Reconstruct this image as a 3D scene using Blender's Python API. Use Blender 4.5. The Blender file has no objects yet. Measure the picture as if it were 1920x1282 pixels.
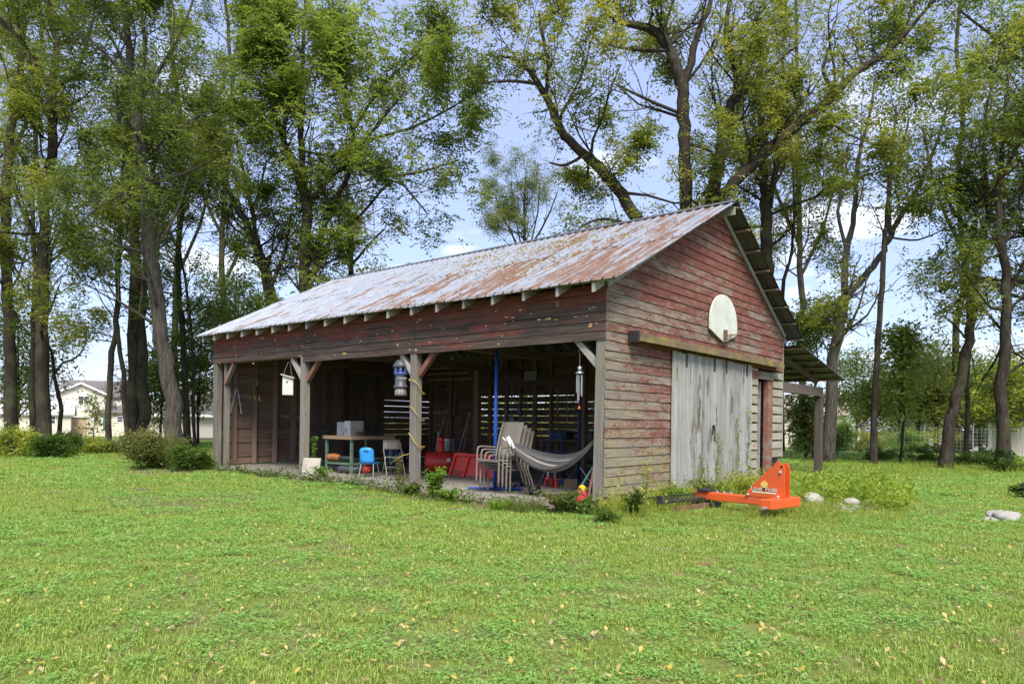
import bpy, math, random
import numpy as np
from mathutils import Vector, Matrix, Quaternion

# ------------------------------------------------------------------ camera, world, sun, exposure
SC = bpy.context.scene
COL = SC.collection
EYE, FPX, V0, ROLL = 1.30, 1321.36, 791.44, 0.0135      # eye height (m), focal length and horizon row for a 1920 px wide picture
cam_d = bpy.data.cameras.new('camera'); cam = bpy.data.objects.new('camera', cam_d); COL.objects.link(cam)
cam_d.sensor_width = 36.0; cam_d.lens = 36.0 * FPX / 1920.0
cam_d.shift_y = (V0 - 641.0) / 1920.0
cam_d.clip_start = 0.1; cam_d.clip_end = 3000.0
cam.matrix_world = Matrix.Translation((0, 0, EYE)) @ Matrix.Rotation(math.radians(90), 4, 'X') @ Matrix.Rotation(ROLL, 4, 'Z')
SC.camera = cam

SUN_EL, SUN_AZ = math.radians(52), math.radians(172)     # azimuth clockwise from +Y (high behind the camera)
w = bpy.data.worlds.new('World'); SC.world = w; w.use_nodes = True
nt = w.node_tree; nt.nodes.clear()
def N(t, ty, **k):
    n = t.nodes.new(ty)
    for a, b in k.items(): setattr(n, a, b)
    return n
sky = N(nt, 'ShaderNodeTexSky', sky_type='NISHITA', sun_disc=False)
sky.sun_elevation = SUN_EL; sky.sun_rotation = SUN_AZ; sky.air_density = 1.0; sky.dust_density = 1.2; sky.ozone_density = 2.0
bg = N(nt, 'ShaderNodeBackground'); bg.inputs[1].default_value = 0.098
wo = N(nt, 'ShaderNodeOutputWorld')
# clouds: broken white cumulus over the whole sky dome
tc = N(nt, 'ShaderNodeTexCoord'); sep = N(nt, 'ShaderNodeSeparateXYZ'); nt.links.new(tc.outputs['Generated'], sep.inputs[0])
addz = N(nt, 'ShaderNodeMath', operation='ADD'); addz.inputs[1].default_value = 0.22; nt.links.new(sep.outputs[2], addz.inputs[0])
cmb = N(nt, 'ShaderNodeCombineXYZ')
for i in (0, 1):
    d = N(nt, 'ShaderNodeMath', operation='DIVIDE'); nt.links.new(sep.outputs[i], d.inputs[0]); nt.links.new(addz.outputs[0], d.inputs[1]); nt.links.new(d.outputs[0], cmb.inputs[i])
cn = N(nt, 'ShaderNodeTexNoise'); cn.inputs['Scale'].default_value = 1.7; cn.inputs['Detail'].default_value = 8; cn.inputs['Roughness'].default_value = 0.55
nt.links.new(cmb.outputs[0], cn.inputs['Vector'])
cr = N(nt, 'ShaderNodeValToRGB'); cr.color_ramp.elements[0].position = 0.55; cr.color_ramp.elements[1].position = 0.72
nt.links.new(cn.outputs[0], cr.inputs[0])
mx = N(nt, 'ShaderNodeMix', data_type='RGBA'); mx.inputs[7].default_value = (8.2, 8.4, 8.7, 1)
hz = N(nt, 'ShaderNodeMix', data_type='RGBA'); hz.inputs[0].default_value = 0.42; hz.inputs[7].default_value = (4.0, 4.45, 7.5, 1)   # thin high haze
nt.links.new(sky.outputs[0], hz.inputs[6])
nt.links.new(cr.outputs[0], mx.inputs[0]); nt.links.new(hz.outputs[2], mx.inputs[6]); nt.links.new(mx.outputs[2], bg.inputs[0]); nt.links.new(bg.outputs[0], wo.inputs[0])

sun_d = bpy.data.lights.new('sun', 'SUN'); sun_d.energy = 2.9; sun_d.angle = math.radians(24); sun_d.color = (1.0, 0.95, 0.86)
sun = bpy.data.objects.new('sun', sun_d); COL.objects.link(sun)
sdir = Vector((math.sin(SUN_AZ) * math.cos(SUN_EL), math.cos(SUN_AZ) * math.cos(SUN_EL), math.sin(SUN_EL)))
sun.rotation_euler = (-sdir).to_track_quat('-Z', 'Y').to_euler(); sun.location = sdir * 60
vs = SC.view_settings; vs.view_transform = 'Standard'; vs.look = 'None'; vs.gamma = 1.0; vs.use_curve_mapping = False; vs.exposure = 1.15
SC.cycles.max_bounces = 8; SC.cycles.diffuse_bounces = 4; SC.cycles.transparent_max_bounces = 6
SC.cycles.use_denoising = True

# ------------------------------------------------------------------ places: picture pixel <-> metres (photo measured once, scene built in metres)
_c, _s = math.cos(ROLL), math.sin(ROLL)
def ray(u, v):
    a, b = (u - 960) / FPX, (V0 - v) / FPX
    return _c * a - _s * b, _s * a + _c * b
def at(u, v, Y):
    a, b = ray(u, v); return Vector((a * Y, Y, EYE + b * Y))
def gnd(u, v, z=0.0):
    a, b = ray(u, v); Y = (z - EYE) / b; return Vector((a * Y, Y, z))
TH = 0.6942; BX0, BY0 = 1.4373, 10.9234; BL, BW, BHE, BHR, BRT = 12.25, 7.957, 3.46, 5.587, 4.12   # barn: yaw, near corner, length, width, eave, ridge height, ridge place
def b2w(t, s, z=0.0):
    return Vector((BX0 + t * math.sin(TH) - s * math.cos(TH), BY0 + t * math.cos(TH) + s * math.sin(TH), z))
def w2b(p):
    dx, dy = p[0] - BX0, p[1] - BY0
    return dx * math.sin(TH) + dy * math.cos(TH), -dx * math.cos(TH) + dy * math.sin(TH)
BROT = math.radians(90) - TH
def ground_z(x, y):
    z = 0.0
    if y > 34: z -= (y - 34) * 0.021
    return z + 0.03 * math.sin(x * 0.31 + 1.1) * math.sin(y * 0.27)* min(1.0, max(0.0, (y - 24) / 8))

R = random.Random(7)
NR = np.random.default_rng(11)

# ------------------------------------------------------------------ mesh helpers
class MB:
    """collects shapes and links them as one mesh object"""
    def __init__(s): s.v = []; s.f = []; s.mi = []; s.m = 0
    def raw(s, vs, fs):
        o = len(s.v); s.v += [tuple(p) for p in vs]
        for f in fs: s.f.append(tuple(i + o for i in f)); s.mi.append(s.m)
        return s
    def box(s, x0, x1, y0, y1, z0, z1, M=None):
        P = [Vector(p) for p in ((x0,y0,z0),(x1,y0,z0),(x1,y1,z0),(x0,y1,z0),(x0,y0,z1),(x1,y0,z1),(x1,y1,z1),(x0,y1,z1))]
        if M: P = [M @ p for p in P]
        return s.raw(P, [(0,3,2,1),(4,5,6,7),(0,1,5,4),(1,2,6,5),(2,3,7,6),(3,0,4,7)])
    def bar(s, a, b, w, h=None, up=(0,0,1), w2=None, h2=None):
        a, b = Vector(a), Vector(b); h = h or w; d = (b - a).normalized(); u = Vector(up)
        x = d.cross(u)
        if x.length < 1e-4: x = d.cross(Vector((0,1,0)))
        x.normalize(); y = x.cross(d); P = []
        for c, ww, hh in ((a, w, h), (b, w2 or w, h2 or h)):
            for q, r in ((-1,-1),(1,-1),(1,1),(-1,1)): P.append(c + x * (q * ww / 2) + y * (r * hh / 2))
        return s.raw(P, [(0,1,2,3),(7,6,5,4),(0,4,5,1),(1,5,6,2),(2,6,7,3),(3,7,4,0)])
    def tube(s, pts, rad, n=8, cap=True, rough=0.0):
        pts = [Vector(p) for p in pts]; k = len(pts)
        rad = [rad] * k if isinstance(rad, (int, float)) else list(rad)
        T = [(pts[min(i + 1, k - 1)] - pts[max(i - 1, 0)]).normalized() for i in range(k)]
        ref = Vector((0,0,1)) if abs(T[0].z) < 0.9 else Vector((1,0,0))
        x = T[0].cross(ref).normalized(); V = []; F = []
        for i in range(k):
            x = (x - T[i] * x.dot(T[i])).normalized(); y = T[i].cross(x)
            for j in range(n):
                a = 2 * math.pi * j / n; V.append(pts[i] + (x * math.cos(a) + y * math.sin(a)) * (rad[i] * (1 + (R.uniform(-rough, rough) if rough else 0))))
        for i in range(k - 1):
            for j in range(n): F.append((i*n+j, i*n+(j+1)%n, (i+1)*n+(j+1)%n, (i+1)*n+j))
        if cap: F.append(tuple(range(n))[::-1]); F.append(tuple((k-1)*n + j for j in range(n)))
        return s.raw(V, F)
    def lathe(s, prof, n=20, M=None):
        V = []; F = []; k = len(prof)
        for r, z in prof:
            for j in range(n):
                a = 2*math.pi*j/n; p = Vector((r*math.cos(a), r*math.sin(a), z)); V.append(M @ p if M else p)
        for i in range(k-1):
            for j in range(n): F.append((i*n+j, i*n+(j+1)%n, (i+1)*n+(j+1)%n, (i+1)*n+j))
        F.append(tuple(range(n))[::-1]); F.append(tuple((k-1)*n+j for j in range(n)))
        return s.raw(V, F)
    def prism(s, poly, d, M=None):
        """polygon in local x,z extruded along y by d"""
        n = len(poly); V = [Vector((x, 0, z)) for x, z in poly] + [Vector((x, d, z)) for x, z in poly]
        if M: V = [M @ p for p in V]
        return s.raw(V, [tuple(range(n)), tuple(range(2*n-1, n-1, -1))] + [(i, i+n, (i+1)%n+n, (i+1)%n) for i in range(n)])
    def sheet(s, G, thick=0.0):
        """grid of points G[i][j]; thick gives it a back face"""
        a, b = len(G), len(G[0]); V = [Vector(p) for r in G for p in r]
        F = [(i*b+j, i*b+j+1, (i+1)*b+j+1, (i+1)*b+j) for i in range(a-1) for j in range(b-1)]
        return s.raw(V, F)
    def mesh(s, name, mats, smooth=False):
        me = bpy.data.meshes.new(name); me.from_pydata(s.v, [], s.f)
        for m in (mats if isinstance(mats, (list, tuple)) else [mats]): me.materials.append(m)
        if isinstance(mats, (list, tuple)) and len(mats) > 1: me.polygons.foreach_set('material_index', s.mi)
        if smooth: me.polygons.foreach_set('use_smooth', [True] * len(me.polygons))
        me.update(); return me
    def build(s, name, mats, parent=None, smooth=False, bevel=0.0, solid=0.0, subsurf=0):
        o = bpy.data.objects.new(name, s.mesh(name, mats, smooth)); COL.objects.link(o)
        if parent: o.parent = parent
        if solid: m = o.modifiers.new('s', 'SOLIDIFY'); m.thickness = solid; m.offset = 0
        if bevel: m = o.modifiers.new('b', 'BEVEL'); m.width = bevel; m.segments = 2; m.limit_method = 'ANGLE'
        if subsurf: m = o.modifiers.new('u', 'SUBSURF'); m.levels = subsurf; m.render_levels = subsurf
        return o
def tag(o, label=None, cat=None, group=None, kind=None):
    for k, v in (('label', label), ('category', cat), ('group', group), ('kind', kind)):
        if v: o[k] = v
    return o
def thing(name, label, cat, loc=(0,0,0), rz=0.0, group=None):
    o = bpy.data.objects.new(name, None); COL.objects.link(o); o.empty_display_size = 0.2
    o.location = loc; o.rotation_euler = (0, 0, rz); return tag(o, label, cat, group)
def in_barn(name, label, cat, t, s, z=0.04, rz=0.0, group=None):
    return thing(name, label, cat, b2w(t, s, z), BROT + rz, group)
def smooth_path(P, n=4):
    P = [Vector(p) for p in P]; out = []
    for i in range(len(P) - 1):
        p0, p1, p2, p3 = P[max(i-1,0)], P[i], P[i+1], P[min(i+2,len(P)-1)]
        for k in range(n):
            t = k / n
            out.append(0.5 * ((2*p1) + (p2-p0)*t + (2*p0-5*p1+4*p2-p3)*t*t + (3*p1-p0-3*p2+p3)*t**3))
    return out + [P[-1]]
def circle(c, r, n=24, ax='z', a0=0, a1=2*math.pi):
    out = []
    for i in range(n + 1):
        a = a0 + (a1 - a0) * i / n; x, y = r*math.cos(a), r*math.sin(a)
        out.append(Vector(c) + (Vector((x,y,0)) if ax == 'z' else Vector((x,0,y)) if ax == 'y' else Vector((0,x,y))))
    return out

# ------------------------------------------------------------------ materials
def new_mat(name):
    m = bpy.data.materials.new(name); m.use_nodes = True; t = m.node_tree
    b = t.nodes['Principled BSDF']; return m, t, b
def rgb(c): return (c[0], c[1], c[2], 1)
def noise(t, vec, scale, detail=4, rough=0.55):
    n = N(t, 'ShaderNodeTexNoise'); n.inputs['Scale'].default_value = scale; n.inputs['Detail'].default_value = detail; n.inputs['Roughness'].default_value = rough
    if vec: t.links.new(vec, n.inputs['Vector'])
    return n.outputs[0]
def ramp(t, fac, stops):
    r = N(t, 'ShaderNodeValToRGB'); e = r.color_ramp.elements
    while len(e) < len(stops): e.new(0.5)
    for i, (p, c) in enumerate(stops):
        e[i].position = p; e[i].color = rgb(c) if isinstance(c, (tuple, list)) else (c, c, c, 1)
    t.links.new(fac, r.inputs[0]); return r.outputs[0]
def mixc(t, fac, a, b, mode='MIX'):
    m = N(t, 'ShaderNodeMix', data_type='RGBA', blend_type=mode)
    for sock, x in ((m.inputs[0], fac), (m.inputs[6], a), (m.inputs[7], b)):
        if isinstance(x, bpy.types.NodeSocket): t.links.new(x, sock)
        else: sock.default_value = rgb(x) if isinstance(x, (tuple, list)) else x
    return m.outputs[2]
def mth(t, op, a, b=0.0, c=None, clamp=False):
    m = N(t, 'ShaderNodeMath', operation=op); m.use_clamp = clamp
    for i, x in enumerate((a, b) if c is None else (a, b, c)):
        if isinstance(x, bpy.types.NodeSocket): t.links.new(x, m.inputs[i])
        else: m.inputs[i].default_value = x
    return m.outputs[0]
def coords(t, scale=(1,1,1), per_object=True, which='Object'):
    tc = N(t, 'ShaderNodeTexCoord'); mp = N(t, 'ShaderNodeMapping'); mp.inputs['Scale'].default_value = scale
    v = tc.outputs[which]
    if per_object:
        oi = N(t, 'ShaderNodeObjectInfo'); vm = N(t, 'ShaderNodeVectorMath', operation='SCALE'); vm.inputs[0].default_value = (37.1, 53.7, 71.3)
        t.links.new(oi.outputs['Random'], vm.inputs['Scale'])
        ad = N(t, 'ShaderNodeVectorMath', operation='ADD'); t.links.new(v, ad.inputs[0]); t.links.new(vm.outputs[0], ad.inputs[1]); v = ad.outputs[0]
    t.links.new(v, mp.inputs['Vector']); return mp.outputs[0]
def bump(t, b, h, strength=0.3, dist=0.01):
    n = N(t, 'ShaderNodeBump'); n.inputs['Strength'].default_value = strength; n.inputs['Distance'].default_value = dist
    t.links.new(h, n.inputs['Height']); t.links.new(n.outputs[0], b.inputs['Normal'])
def simple(name, c, rough=0.6, c2=None, scale=6.0, metal=0.0, spec=0.4, bmp=0.0, dirt=None):
    m, t, b = new_mat(name); v = coords(t)
    n = noise(t, v, scale, 5, 0.6)
    col = ramp(t, n, [(0.3, c), (0.7, c2 or tuple(x * 0.78 for x in c))])
    if dirt: col = mixc(t, ramp(t, noise(t, v, scale * 0.35, 6, 0.7), [(0.5, 0.0), (0.72, 0.85)]), col, dirt)
    t.links.new(col, b.inputs['Base Color']); b.inputs['Roughness'].default_value = rough; b.inputs['Metallic'].default_value = metal
    b.inputs['Specular IOR Level'].default_value = spec
    if bmp: bump(t, b, noise(t, v, scale * 6, 3), bmp, 0.005)
    return m
def wood(name, c1, c2, c3, along='x', fine=26.0, rough=0.85, stain=None, stain_lo=0.55, moss=None, bmp=0.5):
    """weathered board: grain runs along the piece's own long axis"""
    m, t, b = new_mat(name)
    k = {'x': (0.06, 1, 1), 'y': (1, 0.06, 1), 'z': (1, 1, 0.06)}[along]
    v = coords(t, k); g = noise(t, v, fine, 6, 0.65); lo = noise(t, v, fine * 0.22, 3)
    col = ramp(t, g, [(0.25, c3), (0.5, c1), (0.75, c2)])
    oi = N(t, 'ShaderNodeObjectInfo')
    col = mixc(t, ramp(t, lo, [(0.35, 0.0), (0.7, 0.7)]), col, tuple(x * 0.62 for x in c1))
    col = mixc(t, mth(t, 'MULTIPLY', oi.outputs['Random'], 0.35), col, tuple(min(1, x * 1.25) for x in c2))
    if stain: col = mixc(t, ramp(t, noise(t, coords(t, tuple(0.25 if x < 1 else 0.8 for x in k)), 3.2, 6, 0.7), [(stain_lo, 0.0), (stain_lo + 0.06, 0.9)]), col, stain)
    if moss: col = mixc(t, mth(t, 'MULTIPLY', ramp(t, noise(t, coords(t), 2.3, 5, 0.6), [(0.45, 0.0), (0.62, 0.8)]), moss[1]), col, moss[0])
    t.links.new(col, b.inputs['Base Color']); b.inputs['Roughness'].default_value = rough; b.inputs['Specular IOR Level'].default_value = 0.25
    bump(t, b, g, bmp, 0.006)
    return m
def leaf_mat(name, stops, trans=0.35, rough=0.55):
    """stops: colours picked by each leaf's own number"""
    m, t, b = new_mat(name)
    a = N(t, 'ShaderNodeAttribute'); a.attribute_name = 'var'
    col = ramp(t, a.outputs['Fac'], stops)
    t.links.new(col, b.inputs['Base Color']); b.inputs['Roughness'].default_value = rough; b.inputs['Specular IOR Level'].default_value = 0.3
    tr = N(t, 'ShaderNodeBsdfTranslucent'); tcol = mixc(t, 1.0, col, (1.4, 1.42, 0.85), 'MULTIPLY'); t.links.new(tcol, tr.inputs[0])
    ms = N(t, 'ShaderNodeMixShader'); ms.inputs[0].default_value = trans
    t.links.new(b.outputs[0], ms.inputs[1]); t.links.new(tr.outputs[0], ms.inputs[2]); t.links.new(ms.outputs[0], t.nodes['Material Output'].inputs[0])
    return m
# ------------------------------------------------------------------ shared materials
M = {}
def siding_mat():
    m, t, b = new_mat('painted_siding')
    v = coords(t, (0.07, 1, 1)); g = noise(t, v, 30, 6, 0.7)
    col = ramp(t, g, [(0.24, (0.045, 0.034, 0.026)), (0.40, (0.15, 0.118, 0.086)), (0.58, (0.26, 0.213, 0.152)), (0.85, (0.40, 0.345, 0.26))])
    pos = N(t, 'ShaderNodeNewGeometry'); sp = N(t, 'ShaderNodeSeparateXYZ'); t.links.new(pos.outputs['Position'], sp.inputs[0])
    zz = mth(t, 'MULTIPLY', sp.outputs[2], 0.18)
    alg = mth(t, 'MULTIPLY', ramp(t, zz, [(0.02, 0.85), (0.13, 0.55), (0.30, 0.12), (0.36, 0.0)]), ramp(t, noise(t, coords(t, (0.5, 1, 1.4)), 4.0, 6, 0.65), [(0.34, 0.0), (0.62, 1.0)]))
    col = mixc(t, alg, col, (0.27, 0.25, 0.105))
    gray = ramp(t, noise(t, coords(t, (0.35, 1, 1)), 5.0, 5, 0.6), [(0.45, 0.0), (0.7, 0.75)])
    col = mixc(t, gray, col, (0.20, 0.185, 0.165))
    patch = noise(t, coords(t, (0.75, 1, 2.2)), 2.6, 7, 0.68); flake = noise(t, coords(t, (0.22, 1, 1)), 48, 5, 0.75)
    val = mth(t, 'ADD', mth(t, 'MULTIPLY', patch, 0.5), mth(t, 'MULTIPLY', flake, 0.5))
    thr = ramp(t, zz, [(0.06, 0.55), (0.14, 0.465), (0.30, 0.43), (0.47, 0.435), (0.60, 0.425), (0.85, 0.40)])
    ox = N(t, 'ShaderNodeTexCoord'); sx = N(t, 'ShaderNodeSeparateXYZ'); t.links.new(ox.outputs['Object'], sx.inputs[0])
    edge = ramp(t, mth(t, 'MULTIPLY', sx.outputs[0], 0.125), [(0.02, 0.07), (0.10, 0.035), (0.17, -0.02), (0.26, -0.01)])
    oi = N(t, 'ShaderNodeObjectInfo')
    rnd = mth(t, 'MULTIPLY', mth(t, 'SUBTRACT', oi.outputs['Random'], 0.5), 0.10)
    mask = mth(t, 'MULTIPLY', mth(t, 'ADD', mth(t, 'SUBTRACT', mth(t, 'SUBTRACT', val, thr), edge), rnd), 13.0, clamp=True)
    red = ramp(t, noise(t, coords(t, (0.5, 1, 1)), 9, 5, 0.6), [(0.3, (0.085, 0.027, 0.020)), (0.5, (0.16, 0.047, 0.034)), (0.72, (0.235, 0.088, 0.063))])
    col = mixc(t, mth(t, 'MULTIPLY', mask, 0.9), col, red)
    dk = ramp(t, noise(t, coords(t, (0.12, 1, 1)), 16, 5, 0.7), [(0.58, 0.0), (0.72, 0.6)])
    col = mixc(t, dk, col, (0.08, 0.06, 0.05))
    t.links.new(col, b.inputs['Base Color']); b.inputs['Roughness'].default_value = 0.85; b.inputs['Specular IOR Level'].default_value = 0.2
    bump(t, b, mth(t, 'ADD', g, mth(t, 'MULTIPLY', mask, 0.25)), 0.6, 0.006)
    return m
def header_mat():
    m, t, b = new_mat('dark_header_boards')
    v = coords(t, (0.05, 1, 1)); g = noise(t, v, 28, 6, 0.7)
    col = ramp(t, g, [(0.25, (0.022, 0.017, 0.015)), (0.5, (0.07, 0.05, 0.04)), (0.72, (0.15, 0.11, 0.085)), (0.9, (0.28, 0.22, 0.18))])
    pos = N(t, 'ShaderNodeNewGeometry'); sp = N(t, 'ShaderNodeSeparateXYZ'); t.links.new(pos.outputs['Position'], sp.inputs[0])
    patch = noise(t, coords(t, (0.4, 1, 1.5)), 2.2, 7, 0.7)
    thr = ramp(t, mth(t, 'SUBTRACT', sp.outputs[2], 2.5), [(0.0, 0.57), (0.35, 0.52), (0.62, 0.46), (0.85, 0.33)])
    mask = mth(t, 'MULTIPLY', mth(t, 'SUBTRACT', patch, thr), 9.0, clamp=True)
    red = ramp(t, noise(t, coords(t, (0.2, 1, 1)), 20, 5, 0.6), [(0.3, (0.09, 0.026, 0.019)), (0.7, (0.24, 0.062, 0.043))])
    col = mixc(t, mth(t, 'MULTIPLY', mask, 0.85), col, red)
    t.links.new(col, b.inputs['Base Color']); b.inputs['Roughness'].default_value = 0.8; b.inputs['Specular IOR Level'].default_value = 0.25
    bump(t, b, g, 0.6, 0.006); return m
def roof_mat():
    m, t, b = new_mat('rusty_galvanised_sheet')
    v = coords(t, (1, 1, 1)); oi = N(t, 'ShaderNodeObjectInfo')
    gal = ramp(t, noise(t, v, 3.0, 5, 0.6), [(0.3, (0.235, 0.26, 0.295)), (0.7, (0.37, 0.39, 0.425))])
    spot = ramp(t, noise(t, coords(t, (0.35, 1, 1)), 22, 4, 0.6), [(0.62, 0.0), (0.72, 0.5)])
    gal = mixc(t, spot, gal, (0.30, 0.25, 0.22))
    st = noise(t, coords(t, (0.11, 1, 0)), 5.5, 7, 0.62); fl = noise(t, coords(t, (0.05, 1, 0)), 34, 4, 0.7)
    val = mth(t, 'ADD', mth(t, 'MULTIPLY', st, 0.7), mth(t, 'MULTIPLY', fl, 0.3))
    # rust follows the sheets: the newer ones at the far end have little
    at_ = N(t, 'ShaderNodeAttribute'); at_.attribute_name = 'age'; at_.attribute_type = 'OBJECT'
    mask = mth(t, 'MULTIPLY', mth(t, 'SUBTRACT', val, mth(t, 'SUBTRACT', 0.605, mth(t, 'MULTIPLY', at_.outputs['Fac'], 0.15))), 22.0, clamp=True)
    rust = ramp(t, noise(t, v, 9, 6, 0.7), [(0.3, (0.085, 0.036, 0.018)), (0.55, (0.165, 0.076, 0.036)), (0.8, (0.25, 0.125, 0.062))])
    col = mixc(t, mth(t, 'MULTIPLY', mask, 0.92), gal, rust)
    # the sheets' undersides take a plain dark grey instead of the top colour
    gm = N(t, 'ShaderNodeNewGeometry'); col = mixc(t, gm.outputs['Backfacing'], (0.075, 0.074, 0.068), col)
    t.links.new(col, b.inputs['Base Color'])
    t.links.new(ramp(t, mask, [(0.0, 0.42), (1.0, 0.85)]), b.inputs['Roughness']); t.links.new(ramp(t, mask, [(0.0, 0.35), (0.6, 0.0)]), b.inputs['Metallic'])
    bump(t, b, noise(t, v, 5, 4), 0.25, 0.01); return m
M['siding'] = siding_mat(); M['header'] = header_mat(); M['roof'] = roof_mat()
M['post'] = wood('weathered_post', (0.165, 0.147, 0.128), (0.275, 0.25, 0.22), (0.07, 0.058, 0.048), 'z', 24, stain=(0.10, 0.08, 0.065), stain_lo=0.62, moss=((0.20, 0.20, 0.06), 0.25))
M['redwood'] = wood('red_stained_wood', (0.17, 0.07, 0.05), (0.27, 0.12, 0.085), (0.07, 0.035, 0.025), 'x', 24, stain=(0.22, 0.18, 0.15), stain_lo=0.52)
M['brace'] = wood('grey_brace_wood', (0.36, 0.32, 0.28), (0.50, 0.46, 0.41), (0.19, 0.16, 0.135), 'x', 24)
M['door'] = wood('silver_grey_door_boards', (0.27, 0.26, 0.248), (0.44, 0.43, 0.415), (0.085, 0.078, 0.07), 'z', 22, stain=(0.10, 0.082, 0.062), stain_lo=0.55, moss=((0.20, 0.20, 0.10), 0.35))
M['slat'] = wood('grey_slat_wood', (0.30, 0.27, 0.215), (0.43, 0.40, 0.33), (0.15, 0.125, 0.10), 'x', 26, stain=(0.26, 0.085, 0.06), stain_lo=0.62, moss=((0.24, 0.22, 0.09), 0.5))
M['inner'] = wood('brown_inner_boards', (0.142, 0.095, 0.070), (0.257, 0.182, 0.135), (0.054, 0.038, 0.030), 'x', 22, stain=(0.324, 0.257, 0.203), stain_lo=0.60)
M['innerv'] = wood('dark_upright_boards', (0.115, 0.088, 0.070), (0.203, 0.162, 0.135), (0.047, 0.036, 0.030), 'z', 22)
M['stud'] = wood('inner_stud', (0.203, 0.135, 0.101), (0.338, 0.243, 0.182), (0.081, 0.057, 0.046), 'z', 22)
M['rafter'] = wood('rafter_wood', (0.26, 0.24, 0.21), (0.40, 0.38, 0.345), (0.12, 0.105, 0.09), 'x', 24)
M['track'] = wood('mossy_track_board', (0.15, 0.105, 0.065), (0.22, 0.165, 0.10), (0.07, 0.05, 0.034), 'x', 24, moss=((0.26, 0.215, 0.05), 0.8))
M['trim'] = wood('grey_rake_trim', (0.28, 0.275, 0.265), (0.38, 0.375, 0.365), (0.15, 0.14, 0.135), 'x', 24)
M['lean'] = wood('brown_lean_to_wood', (0.095, 0.073, 0.062), (0.145, 0.117, 0.10), (0.048, 0.036, 0.03), 'z', 24)
M['black'] = simple('black_iron', (0.018, 0.018, 0.02), 0.5, (0.035, 0.03, 0.028))
M['concrete'] = simple('worn_concrete', (0.26, 0.235, 0.20), 0.9, (0.175, 0.155, 0.13), 3.0, bmp=0.4, dirt=(0.09, 0.07, 0.052))
M['dirt'] = simple('bare_earth', (0.17, 0.125, 0.085), 0.95, (0.10, 0.072, 0.05), 5.0, bmp=0.8, dirt=(0.24, 0.19, 0.13))

# ------------------------------------------------------------------ ground
def ground_mat():
    m, t, b = new_mat('lawn_soil_and_turf')
    v = coords(t, per_object=False); big = noise(t, v, 0.22, 6, 0.6); mid = noise(t, v, 1.6, 6, 0.65); fine = noise(t, v, 26, 5, 0.75)
    c = ramp(t, fine, [(0.25, (0.072, 0.094, 0.022)), (0.5, (0.156, 0.193, 0.043)), (0.75, (0.252, 0.275, 0.078))])
    c = mixc(t, ramp(t, mid, [(0.42, 0.0), (0.66, 0.65)]), c, (0.252, 0.220, 0.078))
    c = mixc(t, ramp(t, big, [(0.45, 0.0), (0.65, 0.5)]), c, (0.108, 0.165, 0.034))
    t.links.new(c, b.inputs['Base Color']); b.inputs['Roughness'].default_value = 0.95; b.inputs['Specular IOR Level'].default_value = 0.1
    bump(t, b, mth(t, 'ADD', fine, mid), 0.8, 0.03); return m
M['ground'] = ground_mat()
def ground():
    xs = np.concatenate([np.linspace(-600, -60, 10)[:-1], np.linspace(-60, 60, 81), np.linspace(60, 600, 10)[1:]])
    ys = np.concatenate([np.linspace(-60, 0, 7)[:-1], np.linspace(0, 80, 81), np.linspace(80, 900, 16)[1:]])
    V = [(x, y, ground_z(x, y) if y < 200 else ground_z(x, 200)) for y in ys for x in xs]; n = len(xs)
    F = [(j*n+i, j*n+i+1, (j+1)*n+i+1, (j+1)*n+i) for j in range(len(ys)-1) for i in range(n-1)]
    o = MB().raw(V, F).build('ground', M['ground'], smooth=True); tag(o, 'mown green lawn with clover and worn patches', 'lawn', kind='structure')
ground()

# ------------------------------------------------------------------ the barn
BARN = thing('barn', 'old open-fronted red timber barn with rusty tin roof and grey sliding door', 'barn', b2w(0, 0, 0), BROT)
def slab():
    # concrete floor with a ragged worn edge towards the lawn
    rr = random.Random(3); e = []
    for i in range(40):
        s = -0.15 + i * (BL + 0.3) / 39; e.append((-0.50 - 0.35 * math.exp(-((s - 2.2) / 1.6) ** 2) + rr.uniform(-0.06, 0.06), s))
    G = [[(t0, s, 0.008) for t0, s in e], [(t0 + 0.05, s, 0.036) for t0, s in e], [(1.5, s, 0.04) for _, s in e], [(BW + 0.05, s, 0.04) for _, s in e]]
    MB().sheet([r[::-1] for r in G]).build('floor_slab', M['concrete'], BARN)
    d = []
    for i in range(60):
        s = -0.4 + i * (BL + 1.0) / 59; d.append((-0.95 - 0.5 * math.exp(-((s - 2.0) / 1.8) ** 2) + rr.uniform(-0.13, 0.13), s))
    G = [[(t0, s, 0.006) for t0, s in d], [(t0 + 0.25, s, 0.02) for t0, s in d], [(-0.3, s, 0.022) for _, s in d]]
    o = MB().sheet([r[::-1] for r in G]).build('bare_soil_strip', M['dirt']); o.location = BARN.location; o.rotation_euler = BARN.rotation_euler
    tag(o, 'strip of bare brown soil between lawn and barn floor', 'soil', kind='structure')
slab()

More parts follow.
